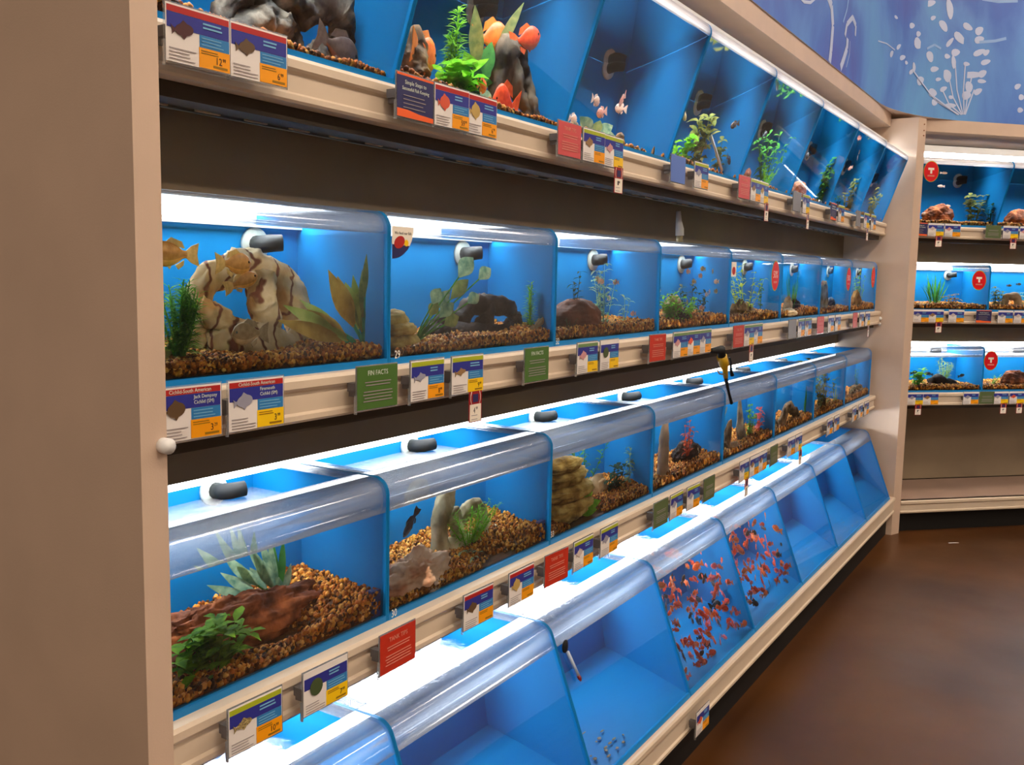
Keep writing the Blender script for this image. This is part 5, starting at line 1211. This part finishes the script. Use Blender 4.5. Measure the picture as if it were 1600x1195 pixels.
# scraps on the floors of the bare bottom tanks
def scraps(i, n, seed, spread, big=1.):
    r_ = random.Random(seed); t_ = TANK[(4, i, False)]
    mb = MB()
    for k in range(n):
        x, y = spread[0]+r_.gauss(0, spread[2]), spread[1]+r_.gauss(0, spread[2]); x = max(.03, min(TW-.03, x)); y = max(-.10, min(.3, y))
        mb.ball((x, y, .0140), (.004*big*r_.uniform(.4, 1.6), .004*big*r_.uniform(.4, 1.4), .0008), 7, 4)
    o = mb.build('debris', mat('debris_%d' % i, srgb(120, 110, 90), .8)); o.location = t_.location
    tag(o, 'scattered brown food scraps on the floor of %s' % TN[4][i], 'debris', None, 'stuff')
scraps(2, 16, 1, (.14, -.07, .05), 1.8); scraps(1, 26, 2, (.3, .1, .14), .8); scraps(5, 12, 3, (.3, .1, .12), .8); scraps(6, 40, 4, (.25, -.02, .12), 1.)
o = MB().box(-.03, .03, -.004, .004, 0, .0006).build('paper_scrap', C_white)
d = pix(1490, 848); t_ = -HC/d.z; o.location = Vector((d.x*t_, d.y*t_, 0.0002)); o.rotation_euler.z = -.9; tag(o, 'small white paper scrap on the brown floor', 'scrap')

# ------------------------------------------------------------------ painted sea plant on the mural (flat print on the wall)
M_mw = flat('mural_white', (188, 200, 228), .5); M_mw2 = flat('mural_pale', (140, 175, 222), .5)
path = mural_path(); seg = [0]
for a, b_ in zip(path, path[1:]): seg.append(seg[-1]+math.hypot(b_[0]-a[0], b_[1]-a[1]))
def hit(px, py):
    d = pix(px, py)
    for (xa, ya), (xb, yb) in zip(path, path[1:]):
        ex, ey = xb-xa, yb-ya; det = d.x*(-ey)+ex*d.y
        if abs(det) < 1e-9: continue
        t_ = (xa*(-ey)+ex*ya)/det; s_ = (d.x*ya-d.y*xa)/det
        if t_ > 0 and -.001 <= s_ <= 1.001:
            n_ = Vector((ey, -ex, 0)).normalized(); n_ = n_ if n_.dot(d) < 0 else -n_
            return Vector((d.x*t_, d.y*t_, HC+d.z*t_))+n_*.0015, n_, Vector((ex, ey, 0)).normalized()
    return None
def mleaf(px, py, w, h, rot, m=M_mw):
    """an oval brush mark w x h metres"""
    r_ = hit(px, py)
    if not r_: return
    P, n_, e_ = r_; up = Vector((0, 0, 1)); a = math.cos(rot); b_ = math.sin(rot); v = []
    for k in range(12):
        q = 6.2832*k/12; x, y = w/2*math.cos(q), h/2*math.sin(q)*(1-.25*math.cos(q)); v.append((e_*(x*a-y*b_)+up*(x*b_+y*a)))
    mb = MB(); mb.add([p for p in v]+[p-n_*.001 for p in v], [tuple(range(12)), tuple(range(12, 24))[::-1]]+[(k, (k+1) % 12, 12+(k+1) % 12, 12+k) for k in range(12)])
    o = mb.build('painted_leaf', m, wall); o.location = P
def mline(pts, r, m=M_mw):
    q = [hit(*p) for p in pts]; q = [p for p in q if p]
    if len(q) < 2: return
    mb = MB()
    for (P, n_, e_), (P2, n2, e2) in zip(q, q[1:]):
        d_ = (P2-P).normalized(); s_ = d_.cross(n_).normalized()*r; v = [P-s_, P+s_, P2+s_, P2-s_]
        mb.add(v+[p-n_*.001 for p in v], [(0, 1, 2, 3), (7, 6, 5, 4), (0, 4, 5, 1), (1, 5, 6, 2), (2, 6, 7, 3), (3, 7, 4, 0)])
    mb.build('painted_stem', m, wall)
Lv = [(1400, 27, 16, 5, 0), (1425, 40, 16, 9, .2), (1435, 53, 14, 9, .2), (1434, 68, 24, 18, -.2), (1404, 73, 18, 7, .5), (1393, 84, 16, 9, .6), (1410, 90, 20, 8, .3), (1428, 105, 9, 16, .2), (1424, 112, 16, 7, .5), (1416, 98, 10, 6, 0), (1438, 126, 20, 14, .4), (1453, 88, 16, 20, .9), (1460, 108, 22, 9, .2), (1457, 145, 22, 14, 0), (1474, 139, 18, 8, .4), (1460, 160, 14, 11, 0), (1485, 165, 26, 8, .1), (1486, 152, 12, 6, 0), (1474, 40, 14, 24, 1.0), (1484, 14, 16, 34, .3), (1458, 28, 14, 7, .4), (1512, 42, 22, 11, -.3), (1530, 48, 18, 13, .6), (1500, 60, 32, 14, -.5), (1484, 66, 22, 8, .8), (1530, 62, 20, 12, .3), (1493, 82, 20, 12, .2), (1480, 88, 14, 8, 0), (1510, 100, 14, 7, 0), (1530, 82, 26, 10, .4), (1540, 97, 20, 9, .3), (1490, 97, 10, 22, .2), (1520, 117, 44, 11, .1), (1535, 115, 18, 12, .5), (1534, 127, 18, 7, 0), (1480, 118, 18, 22, .6), (1466, 124, 14, 6, .2), (1514, 136, 16, 20, .3), (1510, 149, 20, 14, .2), (1528, 143, 18, 10, .5), (1541, 82, 14, 9, .6), (1454, 5, 26, 10, .3), (1590, 135, 14, 9, .5), (1596, 152, 12, 10, 0), (1594, 172, 12, 9, 0)]
mm = .0033
for (a, b_, w, h, r_) in Lv: mleaf(a, b_, w*mm, h*mm, r_)
for tipx, tipy in ((1425, 108), (1440, 130), (1472, 140), (1482, 118), (1492, 95), (1518, 120), (1522, 140), (1508, 100)): mline([(tipx, tipy), ((tipx+1500)/2+(tipx-1500)*.12, (tipy+178)/2+4), (1504+(tipx-1490)*.12, 179)], .004)
mline([(1372, 64), (1385, 68), (1398, 78)], .003)
mline([(1293, -8), (1299, 10), (1301, 40), (1298, 80), (1296, 97)], .020); mline([(1324, 60), (1323, 75), (1318, 92), (1313, 106)], .018); mline([(1320, 56), (1323, 38), (1332, 27), (1337, 40), (1336, 56)], .012); mline([(1328, 64), (1327, 85), (1322, 105)], .002)
mline([(1250, -4), (1256, 3), (1266, 4), (1274, -3)], .006); mline([(1326, -5), (1323, 15), (1317, 35)], .006, M_mw2); mline([(1470, 76), (1460, 70), (1448, 76)], .006, M_mw2); mline([(1530, 66), (1555, 64), (1572, 60)], .008, M_mw2); mline([(1535, -2), (1560, 2), (1590, 1)], .01, M_mw2)
